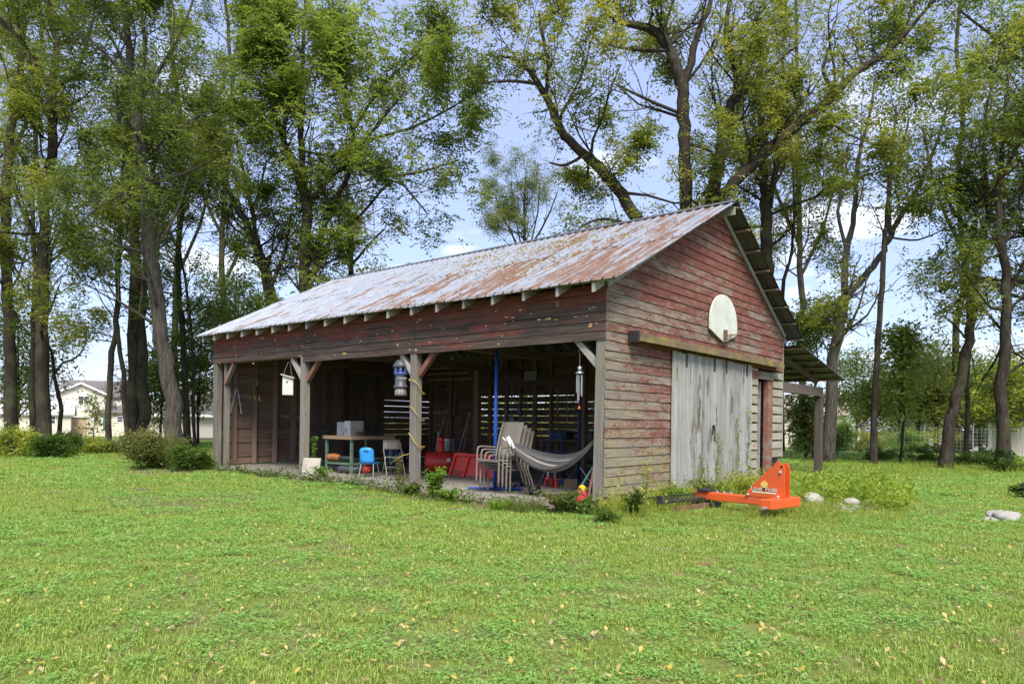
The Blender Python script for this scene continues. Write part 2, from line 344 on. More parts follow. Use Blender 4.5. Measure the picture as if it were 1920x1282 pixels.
PR = random.Random(21)
def plank(parent, name, mat, x0, x1, z0, z1, y, out=-1, th=0.022, ends=None, tilt=0.012, rot=0.0, origin=(0,0,0), seg=5, wob=0.004, x0t=None, x1t=None):
    """horizontal board: length in local x, outer face at y towards 'out'; x0t/x1t give the top edge other ends (slope cuts)"""
    x0t = x0 if x0t is None else x0t; x1t = x1 if x1t is None else x1t
    V = []; F = []
    for i in range(seg + 1):
        k = i / seg; xb = x0 + (x1 - x0) * k; xt = x0t + (x1t - x0t) * k
        wb, wt, dy = PR.uniform(-wob, wob), PR.uniform(-wob, wob), PR.uniform(-0.003, 0.003)
        V += [(xb, y + out * (tilt + dy), z0 + wb), (xt, y + out * dy, z1 + wt), (xt, y - out * (th - dy), z1 + wt), (xb, y - out * (th - tilt - dy), z0 + wb)]
    for i in range(seg):
        a, c = i * 4, i * 4 + 4
        for j in range(4): F.append((a + j, a + (j + 1) % 4, c + (j + 1) % 4, c + j))
    F += [(0, 3, 2, 1), (seg*4, seg*4+1, seg*4+2, seg*4+3)]
    o = MB().raw(V, F if out < 0 else [f[::-1] for f in F]).build(name, mat, parent); o.location = origin; o.rotation_euler = (0, 0, rot); return o
def upright(parent, name, mat, x, wdt, z0, z1, y, th=0.024, wob=0.003):
    V = []; F = []; n = 4; j = PR.uniform(-0.004, 0.004)
    for i in range(n + 1):
        z = z0 + (z1 - z0) * i / n; a, c = PR.uniform(-wob, wob), PR.uniform(-wob, wob); dy = PR.uniform(-0.003, 0.003) + j
        V += [(x + a, y + dy, z), (x + wdt + c, y + dy, z), (x + wdt + c, y + th + dy, z), (x + a, y + th + dy, z)]
    for i in range(n):
        for q in range(4): F.append((i*4+q, i*4+(q+1)%4, i*4+4+(q+1)%4, i*4+4+q))
    F += [(3,2,1,0), (n*4, n*4+1, n*4+2, n*4+3)]
    return MB().raw(V, F).build(name, mat, parent)

SLL, SLR = (BHR - BHE) / BRT, (BHR - BHE) / (BW - BRT)
def tlo(z): return 0.0 if z <= BHE else (z - BHE) / SLL
def thi(z): return BW if z <= BHE else BW - (z - BHE) / SLR
# near gable wall
GW = MB().box(0.03, 0.15, 0.03, 0.10, 0.05, 3.3).build('gable_wall', M['stud'], BARN)   # corner stud carries the boards
Z0, SPC = 0.165 - 0.1521, 0.1521
k = 0
while True:
    z0 = Z0 + k * SPC; z1 = z0 + SPC - 0.008; k += 1
    if z0 > BHR - 0.09: break
    z1 = min(z1, BHR - 0.01)
    if z1 < 2.60:
        if k == 1: plank(GW, 'plank', M['siding'], 0.16, 2.17, z0, z1, 0.0); continue
        j = PR.choice([None, None, 0.55, 1.25, 1.6])
        cuts = [PR.uniform(-0.004, 0.012), 2.19] if j is None or k % 3 else [0.0, j, 2.19]
    elif z1 < 2.75: cuts = [0.0, PR.uniform(1.2, 3.2), PR.uniform(4.2, 6.4), BW]
    else:
        a, c = tlo(z0), thi(z0); n = max(1, int((c - a) / 2.6)); cuts = [a] + [a + (c - a) * (i + PR.uniform(0.25, 0.75)) / n for i in range(1, n)] + [c] if n > 1 else [a, c]
    for a, c in zip(cuts[:-1], cuts[1:]):
        first, last = a == cuts[0], c == cuts[-1]
        plank(GW, 'plank', M['siding'], a, c - (0 if last else 0.003), z0, z1, 0.0 + PR.uniform(-0.002, 0.002), x0t=tlo(z1) if (first and z1 > BHE) else None, x1t=thi(z1) if (last and z1 > BHE) else None)
MB().box(0.16, 2.12, 0.036, 0.05, 0.05, 2.6).build('light_stop_backing', M['inner'], GW)  # unseen backing added to keep light from leaking between the boards
MB().prism([(0.02, 2.62), (BW - 0.02, 2.62), (BW - 0.02, BHE - 0.03), (BRT, BHR - 0.05), (0.02, BHE - 0.03)], 0.014, Matrix.Translation((0, 0.036, 0))).build('light_stop_backing', M['inner'], GW)  # same added light stop behind the upper gable boards
# nail heads in the studs' lines
nh = MB(); rn = random.Random(61)
for kz in range(37):
    z = Z0 + kz * SPC
    for tn in (0.05, 0.62, 1.24, 1.86, 2.5, 3.1, 3.72, 4.34, 4.96, 5.6, 6.2, 6.8, 7.4, 7.9):
        if z < 2.6 and tn > 2.1: continue
        if not (tlo(z + 0.13) + 0.03 < tn < thi(z + 0.13) - 0.03): continue
        for dz in (0.035, 0.115):
            if rn.random() < 0.2: continue
            x, zz_, r_ = tn + rn.gauss(0, 0.012), z + dz + rn.gauss(0, 0.008), rn.uniform(0.004, 0.008); yy = -0.0165 + 0.012 * (dz / 0.144)
            nh.raw([(x - r_, yy, zz_ - r_ * 1.6), (x + r_, yy, zz_ - r_ * 1.6), (x + r_, yy, zz_ + r_), (x - r_, yy, zz_ + r_)], [(0, 1, 2, 3)])
tag(nh.build('nail_heads', M['black'], GW), kind='stuff')
# right-hand slatted part with the narrow doorway
for kk in range(12):
    z0 = 0.16 + kk * 0.204; plank(GW, 'plank', M['slat'], 5.80, 6.36, z0, z0 + 0.165 + PR.uniform(-0.01, 0.01), 0.0, seg=3)
    if z0 > 0.5: plank(GW, 'plank', M['slat'], 7.30, BW, z0, z0 + 0.165 + PR.uniform(-0.012, 0.012), 0.0, seg=3)
plank(GW, 'plank', M['redwood'], 5.80, 7.32, 2.36, 2.53, -0.004, seg=3)
MB().box(6.98, 7.27, -0.012, 0.10, 0.02, 2.33).build('door_jamb', M['redwood'], GW, bevel=0.004)
MB().box(6.36, 6.42, 0.02, 0.12, 0.05, 2.36).build('door_jamb', M['stud'], GW)
MB().box(6.76, 6.80, 0.10, 0.14, 0.05, 2.30).build('door_edge_strip', M['trim'], GW)
MB().box(BW - 0.16, BW - 0.01, 0.025, 0.17, 0.02, 3.40).build('corner_post', M['post'], GW)
MB().box(BW, BW + 0.05, -0.005, 0.11, 0.55, 3.42).build('corner_board', M['trim'], GW)
# narrow rake boards under the roof edge
for (ta, tb, za, zb) in ((-0.02, BRT, BHE + 0.005, BHR + 0.03), (BRT, BW + 0.03, BHR + 0.03, BHE - 0.01)):
    MB().bar((ta, -0.035, za), (tb, -0.035, zb), 0.03, 0.10).build('rake_board', M['trim'], GW)
M['rust_strap'] = simple('rusty_strap', (0.06, 0.04, 0.028), 0.85, (0.10, 0.06, 0.04), 20)
# sliding door of upright boards hung on its track
DOOR = MB().box(2.16, 5.83, -0.028, -0.012, 0.55, 0.72).box(2.16, 5.83, -0.028, -0.012, 1.95, 2.12).build('sliding_door', M['stud'], BARN)
x = 2.14
while x < 5.82:
    wd = min(PR.uniform(0.13, 0.19), 5.85 - x); upright(DOOR, 'board', M['door'], x, wd - 0.004, 0.06 + PR.uniform(-0.03, 0.05), 2.61 + PR.uniform(-0.02, 0.01), -0.062); x += wd
hd = MB().tube(smooth_path([(3.86, -0.07, 1.22), (3.83, -0.10, 1.30), (3.84, -0.11, 1.16), (3.88, -0.09, 1.06), (3.93, -0.075, 0.98)], 3), 0.012, 6).box(3.82, 3.87, -0.075, -0.06, 1.12, 1.30).build('latch', M['black'], DOOR)
for hx in (2.62, 3.85, 4.42, 5.52): MB().box(hx, hx + 0.07, -0.075, -0.062, 2.36, 2.62).build('hanger_strap', M['rust_strap'], DOOR)
TR = MB().box(0.68, 7.45, -0.13, -0.024, 2.66, 2.79).build('door_track', M['track'], BARN, bevel=0.006)
MB().raw([(0.68,-0.025,2.80),(7.45,-0.025,2.80),(7.45,-0.20,2.765),(0.68,-0.20,2.765),(0.68,-0.20,2.64),(7.45,-0.20,2.64)], [(0,3,2,1),(3,4,5,2)]).build('track_cover', M['track'], TR, solid=0.022)
MB().box(0.64, 0.70, -0.21, -0.02, 2.62, 2.80).build('track_end', M['black'], TR)

# front: posts, braces, header boards
FW = MB().box(0.03, 0.19, 0.0, BL, 2.74, 2.93).build('front_beam', M['stud'], BARN)
rr = random.Random(5)
def post(s0, s1, t0=0.0, t1=0.19, z1=2.74, lean=0.0):
    V = []; F = []; n = 5
    for i in range(n + 1):
        k = i / n; z = z1 * k; d = lean * (1 - k); a = rr.uniform(-0.004, 0.004)
        V += [(t0 + a, s0 + d, z), (t1 + a, s0 + d, z), (t1 + a, s1 + d + a, z), (t0 + a, s1 + d + a, z)]
    for i in range(n):
        for q in range(4): F.append((i*4+q, i*4+(q+1)%4, i*4+4+(q+1)%4, i*4+4+q))
    F += [(3,2,1,0), (n*4, n*4+1, n*4+2, n*4+3)]
    return MB().raw(V, F).build('post', M['post'], BARN, bevel=0.008)
post(0.012, 0.175, t1=0.16, lean=0.04); post(4.31, 4.48, t1=0.16); post(8.05, 8.21, t1=0.16); post(12.05, 12.22, t1=0.16); post(11.74, 11.86, 0.10, 0.22)
for s0, d, m in ((0.18, 0.5, 'brace'), (4.30, -0.5, 'redwood'), (4.48, 0.42, 'brace'), (8.05, -0.5, 'redwood'), (8.22, 0.45, 'brace'), (11.75, -0.42, 'redwood')):
    L_ = math.hypot(d, 0.52); o = MB().box(0, L_, -0.045, 0.045, -0.05, 0.05).build('brace', M[m], BARN, bevel=0.004)
    a = Vector((0.10, s0, 2.20)); o.location = a; o.rotation_euler = Vector((0, d, 0.52)).to_track_quat('X', 'Z').to_euler()
for kk in range(6):
    z1 = 3.47 - kk * 0.145; z0 = z1 - 0.141
    for a, c in ((0.0, 4.36), (4.363, 8.10), (8.103, BL)):
        if kk == 5 and a > 8: continue
        plank(FW, 'plank', M['header'], a, c, z0 + (0.012 * a / 8 if kk == 5 else 0), z1, 0.0 + PR.uniform(-0.002, 0.004), out=1, rot=math.radians(90), seg=6, wob=0.005)
# fresh pale scars and splinters on the dark boards
sc = MB(); rs = random.Random(9)
for i in range(74):
    s_, z_ = 11.8 * rs.random() ** 1.3 + 0.1, rs.uniform(2.66, 3.28); l = rs.uniform(0.015, 0.05) * (2.6 if rs.random() < 0.22 else 1); h = rs.uniform(0.008, 0.022)
    if s_ < 4: l *= 1.25
    n = rs.randint(5, 7); P = [(-0.0125 - rs.uniform(0, 0.002), s_ + l * math.cos(6.283*q/n) * rs.uniform(0.5, 1), z_ + h * math.sin(6.283*q/n) * rs.uniform(0.5, 1.1) + 0.3*l*math.cos(6.283*q/n)*rs.uniform(-.3,.3)) for q in range(n)]
    sc.raw(P, [tuple(range(n))[::-1]])
tag(sc.build('wood_scars', simple('fresh_split_wood', (0.55, 0.30, 0.09), 0.8, (0.62, 0.42, 0.22), 20), FW), kind='stuff')

# roof
RZ, ESL, ESR = 5.69, 0.501, 0.544
RF = MB().box(BRT - 0.02, BRT + 0.02, -0.34, BL + 0.3, 5.44, 5.60).build('roof', M['rafter'], BARN)       # ridge board
EAVE_T, BACK_T, SA, SB = -0.35, 8.33, -0.38, 12.62
def roof_sheet(sa, sb, ta, tb, side, lift, age, rgh):
    prof = [(sa, 0.0)]; s = sa + 0.02
    while s < sb - 0.03:
        prof += [(s, 0), (s + 0.022, 0.034), (s + 0.044, 0)]; s += 0.197
    prof += [(sb, 0.0)]; n = 5; G = []
    for i in range(n + 1):
        t = ta + (tb - ta) * i / n; z = RZ - (BRT - t) * ESL if side < 0 else RZ - (t - BRT) * ESR
        w_ = rgh.uniform(-0.004, 0.004) + (rgh.uniform(-0.012, 0.012) if i in (0, n) else 0)
        G.append([(t, s_, z + h + lift + w_) for s_, h in prof])
    # local x runs down the slope so that streaks follow it
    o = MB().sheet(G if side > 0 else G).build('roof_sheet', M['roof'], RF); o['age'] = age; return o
rg = random.Random(13); nsh = 22; wd = (SB - SA) / nsh
for i in range(nsh):
    a = SA + i * wd; c = a + wd + 0.012
    age = max(0.0, min(1.15, 1.12 - i / 19.0 + rg.uniform(-0.25, 0.2)))
    if i >= 15: age = rg.choice([0.0, 0.12, 0.3, 0.5])
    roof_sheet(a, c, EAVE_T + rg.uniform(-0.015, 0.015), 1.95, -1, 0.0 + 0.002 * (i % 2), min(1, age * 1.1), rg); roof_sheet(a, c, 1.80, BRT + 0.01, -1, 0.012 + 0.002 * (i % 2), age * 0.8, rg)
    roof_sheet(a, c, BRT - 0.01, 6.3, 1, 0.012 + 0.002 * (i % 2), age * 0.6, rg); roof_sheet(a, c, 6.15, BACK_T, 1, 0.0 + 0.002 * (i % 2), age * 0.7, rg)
MB().raw([(BRT-0.16,SA-0.01,RZ-0.035),(BRT,SA-0.01,RZ+0.05),(BRT+0.16,SA-0.01,RZ-0.04),(BRT-0.16,SB+0.01,RZ-0.035),(BRT,SB+0.01,RZ+0.05),(BRT+0.16,SB+0.01,RZ-0.04)], [(0,1,4,3),(1,2,5,4)]).build('ridge_cap', simple('dark_ridge_metal', (0.06, 0.062, 0.068), 0.55, (0.11, 0.10, 0.10), 8), RF, solid=0.01)
# nail heads and dark rib ends along the eave, purlins, rafters
nl = MB(); s = SA + 0.038
while s < SB: nl.lathe([(0.016, 0.0), (0.016, 0.012), (0.004, 0.02)], 6, Matrix.Translation((EAVE_T + 0.03, s, RZ - (BRT - EAVE_T) * ESL + 0.03))); s += 0.197
tag(nl.build('nail_heads', M['black'], RF), kind='stuff')
for i in range(8):
    t = EAVE_T + 0.10 + i * 0.60; 
    if t < BRT - 0.05: MB().bar((t, SA + 0.05, RZ - (BRT - t) * ESL - 0.02), (t, SB - 0.05, RZ - (BRT - t) * ESL - 0.02), 0.09, 0.03).build('purlin', M['rafter'], RF)
for i in range(8):
    t = BRT + 0.12 + i * 0.58
    if t < BACK_T: MB().bar((t, SA + 0.02, RZ - (t - BRT) * ESR - 0.02), (t, SB - 0.05, RZ - (t - BRT) * ESR - 0.02), 0.10, 0.03).build('purlin', M['stud'], RF)
for i in range(19):
    s = 0.045 + i * 0.682
    if s > BL: s = BL - 0.03
    za = RZ - (BRT - EAVE_T - 0.05) * ESL - 0.115; zb = RZ - 0.115
    V = [(EAVE_T + 0.04, s - 0.024, za + 0.078), (EAVE_T + 0.04, s + 0.024, za + 0.078), (EAVE_T + 0.04, s + 0.024, za - 0.065), (EAVE_T + 0.04, s - 0.024, za - 0.065),
         (BRT - 0.02, s - 0.024, zb + 0.078), (BRT - 0.02, s + 0.024, zb + 0.078), (BRT - 0.02, s + 0.024, zb - 0.065), (BRT - 0.02, s - 0.024, zb - 0.065)]
    MB().raw(V, [(0,1,2,3),(7,6,5,4),(0,4,5,1),(1,5,6,2),(2,6,7,3),(3,7,4,0)]).build('rafter', M['rafter'], RF)
    MB().bar((BRT + 0.02, s, RZ - 0.12), (BACK_T - 0.06, s, RZ - (BACK_T - 0.06 - BRT) * ESR - 0.12), 0.048, 0.14).build('rafter', M['rafter'], RF)

# back wall: boards with open gaps, studs
BKW = MB().box(BW - 0.14, BW - 0.03, 0.1, BL - 0.1, 3.28, 3.42).build('back_wall', M['stud'], BARN)
for kk in range(16):
    z0 = 0.10 + kk * 0.204
    for a, c, g in ((0.02, 3.4, 0.014), (3.403, 6.9, 0.014), (6.903, 10.05, 0.036), (10.053, BL - 0.02, 0.012)):
        gap = g * rr.uniform(0.75, 1.15) if 0.6 < z0 < 2.1 and g > 0.013 else -0.012
        plank(BKW, 'plank', M['inner'], a, c - 0.004, z0, z0 + 0.204 - gap, -BW - 0.0 - 0.024 * (kk % 2), out=-1, rot=math.radians(90), seg=3, th=0.022, tilt=0.0, wob=0.003)
for s in (0.08, 1.1, 2.2, 3.35, 4.5, 5.7, 6.85, 7.45, 8.05, 8.6, 9.3, 10.0, 11.1, 12.1): MB().box(BW - 0.13, BW - 0.03, s, s + rr.uniform(0.07, 0.13), 0.07, 3.30).build('stud', M['stud'], BKW)
MB().box(BW - 0.17, BW - 0.132, 4.6, 9.9, 2.42, 2.66).build('rail', M['inner'], BKW); MB().box(BW - 0.17, BW - 0.132, 0.1, 6.0, 2.0, 2.16).build('rail', M['inner'], BKW)
# far gable wall with its own door of upright boards
FG = MB().box(0.0, BW, BL - 0.14, BL - 0.05, 3.30, 3.44).build('far_gable_wall', M['stud'], BARN)
k = 0
while True:
    z0 = 0.08 + k * 0.19; z1 = z0 + 0.186; k += 1
    if z0 > BHR - 0.05: break
    z1 = min(z1, BHR)
    if z1 < 2.75:
        plank(FG, 'plank', M['inner'], 0.02, 2.6, z0, z1 + 0.016, BL - 0.02 + 0.024 * (k % 2), out=1, seg=4, wob=0.006, tilt=0.0)
        if True: plank(FG, 'plank', M['inner'], 5.72, BW, z0, z1 - (0.006 if 0.6 < z0 < 1.9 else -0.016), BL - 0.02 + 0.024 * (k % 2), out=1, seg=3, tilt=0.0)
    else: plank(FG, 'plank', M['inner'], tlo(z0), thi(z0), z0, z1 + 0.014, BL - 0.02 + 0.024 * (k % 2), out=1, seg=4, x0t=tlo(z1), x1t=thi(z1), tilt=0.0)
for t, wq in ((0.52, 0.09), (1.12, 0.08), (1.75, 0.09), (2.32, 0.14)): MB().box(t, t + wq, BL - 0.16, BL - 0.06, 0.07, 2.95).build('stud', M['stud'], FG)
x = 2.62
while x < 5.72: wd = PR.uniform(0.15, 0.22); upright(FG, 'board', M['innerv'], x, wd - 0.006, 0.1, 2.75, BL - 0.03); x += wd
MB().box(2.6, 5.75, BL - 0.06, BL - 0.031, 1.0, 1.16).build('rail', M['innerv'], FG); MB().box(4.05, 4.2, BL - 0.13, BL - 0.061, 0.07, 2.9).build('stud', M['innerv'], FG)
# tie beams and inner posts
for s in (4.39, 8.13): MB().box(0.19, BW - 0.14, s - 0.07, s + 0.07, 2.80, 2.98).build('tie_beam', M['stud'], BARN)
for t, s in ((5.85, 8.13), (5.85, 4.39)): MB().box(t, t + 0.16, s - 0.08, s + 0.08, 0.07, 2.80).build('inner_post', M['stud'], BARN)

# lean-to roof on the far side
LT = MB().box(BW + 0.02, 11.15, -0.02, 0.10, 2.13, 2.37).build('lean_to', M['lean'], BARN)
MB().box(10.95, 11.14, -0.04, 0.15, -0.05, 2.13).build('post', M['lean'], LT, bevel=0.008)
MB().box(10.95, 11.14, 5.8, 5.99, -0.05, 2.5).build('post', M['lean'], LT)
def ltz(t): return 3.24 - (t - BW) * 0.165
for s in (0.22, 2.2, 4.2, 6.2): MB().bar((BW + 0.06, s, ltz(BW + 0.06) - 0.13), (11.35, s, ltz(11.35) - 0.13), 0.07, 0.14).build('rafter', M['lean'], LT)
for i in range(6):
    t = BW + 0.25 + i * 0.68; MB().bar((t, -0.36, ltz(t) - 0.03), (t, 6.4, ltz(t) - 0.03), 0.10, 0.045).build('purlin', M['stud'], LT)
for i in range(11):
    a = -0.42 + i * 0.63; prof = []; s = a
    while s < a + 0.63: prof += [(s, 0), (s + 0.018, 0.02), (s + 0.036, 0)]; s += 0.21
    prof.append((a + 0.645, 0)); G = [[(t, s_, ltz(t) + h + 0.003 * (i % 2)) for s_, h in prof] for t in (BW + 0.03, 9.3, 10.6, 11.9)]
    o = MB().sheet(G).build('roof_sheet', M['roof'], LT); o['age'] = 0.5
# ------------------------------------------------------------------ trees
def bark_mat(name, a, c, d):
    m, t, b = new_mat(name); v = coords(t, (1, 1, 0.16)); g = noise(t, v, 16, 7, 0.7)
    col = ramp(t, g, [(0.3, d), (0.5, a), (0.72, c)])
    col = mixc(t, ramp(t, noise(t, coords(t), 0.9, 5, 0.6), [(0.5, 0.0), (0.7, 0.5)]), col, (0.12, 0.125, 0.06))
    t.links.new(col, b.inputs['Base Color']); b.inputs['Roughness'].default_value = 0.95; b.inputs['Specular IOR Level'].default_value = 0.15
    bump(t, b, g, 1.0, 0.05); return m
M['bark'] = bark_mat('grey_brown_bark', (0.042, 0.034, 0.026), (0.088, 0.074, 0.058), (0.014, 0.011, 0.009))
M['bark2'] = bark_mat('pale_furrowed_bark', (0.075, 0.065, 0.054), (0.145, 0.128, 0.108), (0.024, 0.020, 0.017))
GREENS = {
 'walnut': [(0.0, (0.084, 0.115, 0.023)), (0.4, (0.145, 0.178, 0.034)), (0.75, (0.229, 0.245, 0.048)), (0.95, (0.363, 0.302, 0.061)), (1.0, (0.575, 0.326, 0.051))],
 'maple':  [(0.0, (0.078, 0.122, 0.028)), (0.45, (0.149, 0.202, 0.041)), (0.85, (0.246, 0.289, 0.063)), (1.0, (0.363, 0.359, 0.094))],
 'dark':   [(0.0, (0.055, 0.085, 0.023)), (0.5, (0.097, 0.137, 0.034)), (0.9, (0.169, 0.192, 0.048)), (0.98, (0.303, 0.252, 0.051)), (1.0, (0.640, 0.238, 0.034))],
 'yellow': [(0.0, (0.169, 0.192, 0.034)), (0.35, (0.337, 0.296, 0.051)), (0.7, (0.674, 0.414, 0.061)), (1.0, (0.844, 0.444, 0.051))],
 'lime':   [(0.0, (0.153, 0.208, 0.034)), (0.5, (0.286, 0.326, 0.051)), (1.0, (0.506, 0.474, 0.085))],
 'fine':   [(0.0, (0.093, 0.126, 0.044)), (0.6, (0.161, 0.192, 0.068)), (1.0, (0.269, 0.265, 0.085))],
 'spruce': [(0.0, (0.074, 0.112, 0.105)), (0.6, (0.145, 0.186, 0.182)), (1.0, (0.252, 0.282, 0.286))],
 'shrub':  [(0.0, (0.036, 0.070, 0.013)), (0.6, (0.081, 0.134, 0.022)), (1.0, (0.169, 0.218, 0.033))],
 'dry':    [(0.0, (0.065, 0.095, 0.02)), (0.5, (0.14, 0.165, 0.045)), (0.85, (0.24, 0.23, 0.085)), (1.0, (0.27, 0.15, 0.06))],
 'bright': [(0.0, (0.078, 0.166, 0.017)), (0.6, (0.156, 0.269, 0.033)), (1.0, (0.286, 0.384, 0.055))],
 'gold':   [(0.0, (0.115, 0.205, 0.023)), (0.5, (0.230, 0.312, 0.041)), (0.85, (0.346, 0.410, 0.054)), (1.0, (0.446, 0.476, 0.090))],
}
LM = {k: leaf_mat('leaves_' + k, v, 0.5) for k, v in GREENS.items()}
def leaves_mesh(name, C, size, mat, up=0.45, aspect=0.42, rng=NR, var=None, D=None):
    """C: n x 3 leaf places. One four-sided leaf blade each."""
    n = len(C)
    if D is None: D = rng.normal(size=(n, 3)); D[:, 2] = D[:, 2] * 0.55 - 0.25
    D = D / np.linalg.norm(D, axis=1)[:, None]; D /= np.linalg.norm(D, axis=1)[:, None]
    U = rng.normal(size=(n, 3)) * (1 - up); U[:, 2] += up * 1.6
    S = np.cross(D, U); S /= np.linalg.norm(S, axis=1)[:, None] + 1e-9
    l = size * rng.uniform(0.65, 1.3, n)[:, None]; w_ = l * aspect * 0.5
    Nn = np.cross(S, D)
    V = np.empty((n, 4, 3)); V[:, 0] = C - D * l * 0.5; V[:, 1] = C + S * w_ - D * l * 0.06 + Nn * w_ * 0.35; V[:, 2] = C + D * l * 0.5; V[:, 3] = C - S * w_ - D * l * 0.06 + Nn * w_ * 0.35
    me = bpy.data.meshes.new(name); me.vertices.add(4 * n); me.vertices.foreach_set('co', V.ravel().astype(np.float32))
    me.loops.add(4 * n); me.loops.foreach_set('vertex_index', np.arange(4 * n, dtype=np.int32))
    me.polygons.add(n); me.polygons.foreach_set('loop_start', np.arange(0, 4 * n, 4, dtype=np.int32)); me.polygons.foreach_set('loop_total', np.full(n, 4, dtype=np.int32))
    a = me.attributes.new('var', 'FLOAT', 'FACE'); a.data.foreach_set('value', (rng.random(n) if var is None else var).astype(np.float32))
    me.materials.append(mat); me.update(calc_edges=True); return me
def obj(name, me, parent=None):
    o = bpy.data.objects.new(name, me); COL.objects.link(o)
    if parent: o.parent = parent
    return o
def rnd_dir(rng, up=0.0):
    v = Vector((rng.gauss(0, 1), rng.gauss(0, 1), rng.gauss(0, 1) + up)); return v.normalized()
def grow(limbs, seed, blen=3.2, nb=1.15, dens=1.7, start=0.25, n_leaf=18, spread=0.38, nmul=1.3, sub=4, droop=0.0, up=0.55, lean=None):
    """limbs: list of (points, radii). Adds side branches, twigs and the places of the leaves."""
    g = random.Random(seed); mb = MB(); spots = []; tone = []; wt = []
    def branch(p, d, length, r, level, tw=(0.5, 1.0)):
        if level == 1: tw = (g.random(), g.choice((0.0, 0.3, 0.8, 1.1, 1.5, 1.8)))
        pts = [p]; k = 4 if level < 2 else 3; q = Vector(p); dd = Vector(d)
        for i in range(k):
            dd = (dd + rnd_dir(g) * 0.33 + Vector((0, 0, 0.16 - droop * (i / k)))).normalized(); q = q + dd * length / k; pts.append(q.copy())
        mb.tube(pts, [r * (1 - 0.8 * i / k) for i in range(k + 1)], 4 if level < 2 else 3, cap=False)
        if level < 2:
            for i in range(sub if level == 1 else sub + 1):
                f = 0.25 + 0.75 * (i + g.random()) / (sub + 1); j = min(int(f * k), k - 1); o = pts[j].lerp(pts[j + 1], f * k - j)
                branch(o, ((pts[j + 1] - pts[j]).normalized() * 0.7 + rnd_dir(g, 0.25)).normalized(), length * g.uniform(0.32, 0.55), r * 0.45, level + 1, tw)
        if level >= 1:
            for i in range(2 + (level == 2)):
                f = 0.35 + 0.65 * (i + g.random()) / 3; j = min(int(f * k), k - 1); spots.append(pts[j].lerp(pts[j + 1], f * k - j)); tone.append(tw[0]); wt.append(tw[1])
    for li, (pts, rad) in enumerate(limbs):
        tot = sum((pts[i + 1] - pts[i]).length for i in range(len(pts) - 1)); m = max(2, int(tot * (1 - start) * nb * dens))
        for i in range(m):
            f = start + (1 - start) * (i + g.random()) / m; x = f * (len(pts) - 1); j = min(int(x), len(pts) - 2); o = pts[j].lerp(pts[j + 1], x - j)
            r0 = rad[j] * 0.34; td = (pts[j + 1] - pts[j]).normalized()
            d = (td * 0.35 + rnd_dir(g, up) + (Vector(lean) if lean else Vector((0, 0, 0)))).normalized()
            branch(o, d, blen * g.uniform(0.6, 1.45) * (1.05 - 0.35 * f), max(0.012, min(r0, 0.06)), 1 if g.random() < 0.75 else 0)
        spots += [pts[-1] + rnd_dir(g) * 0.4 for _ in range(6)]; tone += [0.5] * 6; wt += [1.0] * 6
    # every leaf spot carries a few compound leaves: leaflets in pairs along a drooping stalk
    S = np.array([tuple(p) for p in spots]); rng = np.random.default_rng(seed); nl = 7; nr = n_leaf * nmul / nl; cnt = np.floor(nr * np.array(wt) + rng.random(len(S))).astype(int); n = 1
    A = np.repeat(S, cnt, axis=0); Tn = np.repeat(np.array(tone), cnt); nr = len(A); A = A + rng.normal(size=A.shape) * spread * 0.45; Q = rng.normal(size=(n * nr, 3)); Q[:, 2] = Q[:, 2] * 0.4 - 0.35; Q /= np.linalg.norm(Q, axis=1)[:, None]
    Sd = np.cross(Q, np.array([0.0, 0.0, 1.0])); Sd /= np.linalg.norm(Sd, axis=1)[:, None] + 1e-9; ln = rng.uniform(0.28, 0.52, n * nr)[:, None]
    C = np.empty((n * nr, nl, 3)); Dd = np.empty((n * nr, nl, 3))
    for q in range(nl):
        f = (q // 2 + 0.6) / (nl / 2); sg = 0.0 if q == nl - 1 else (1 if q % 2 else -1); drop = np.zeros((n * nr, 3)); drop[:, 2] = -0.10 * f * f
        C[:, q] = A + Q * ln * f + drop + Sd * sg * 0.07; Dd[:, q] = Q * (0.55 if sg else 1.0) + Sd * sg + rng.normal(size=(n * nr, 3)) * 0.3 + drop
    C = C.reshape(-1, 3); Dd = Dd.reshape(-1, 3)
    # each spray has its own tint, each leaf a little of its own
    var = np.clip(np.repeat(Tn * 0.55 + rng.random(nr) * 0.2, nl) + rng.random(len(C)) * 0.25, 0, 1)
    return mb, C, var, Dd
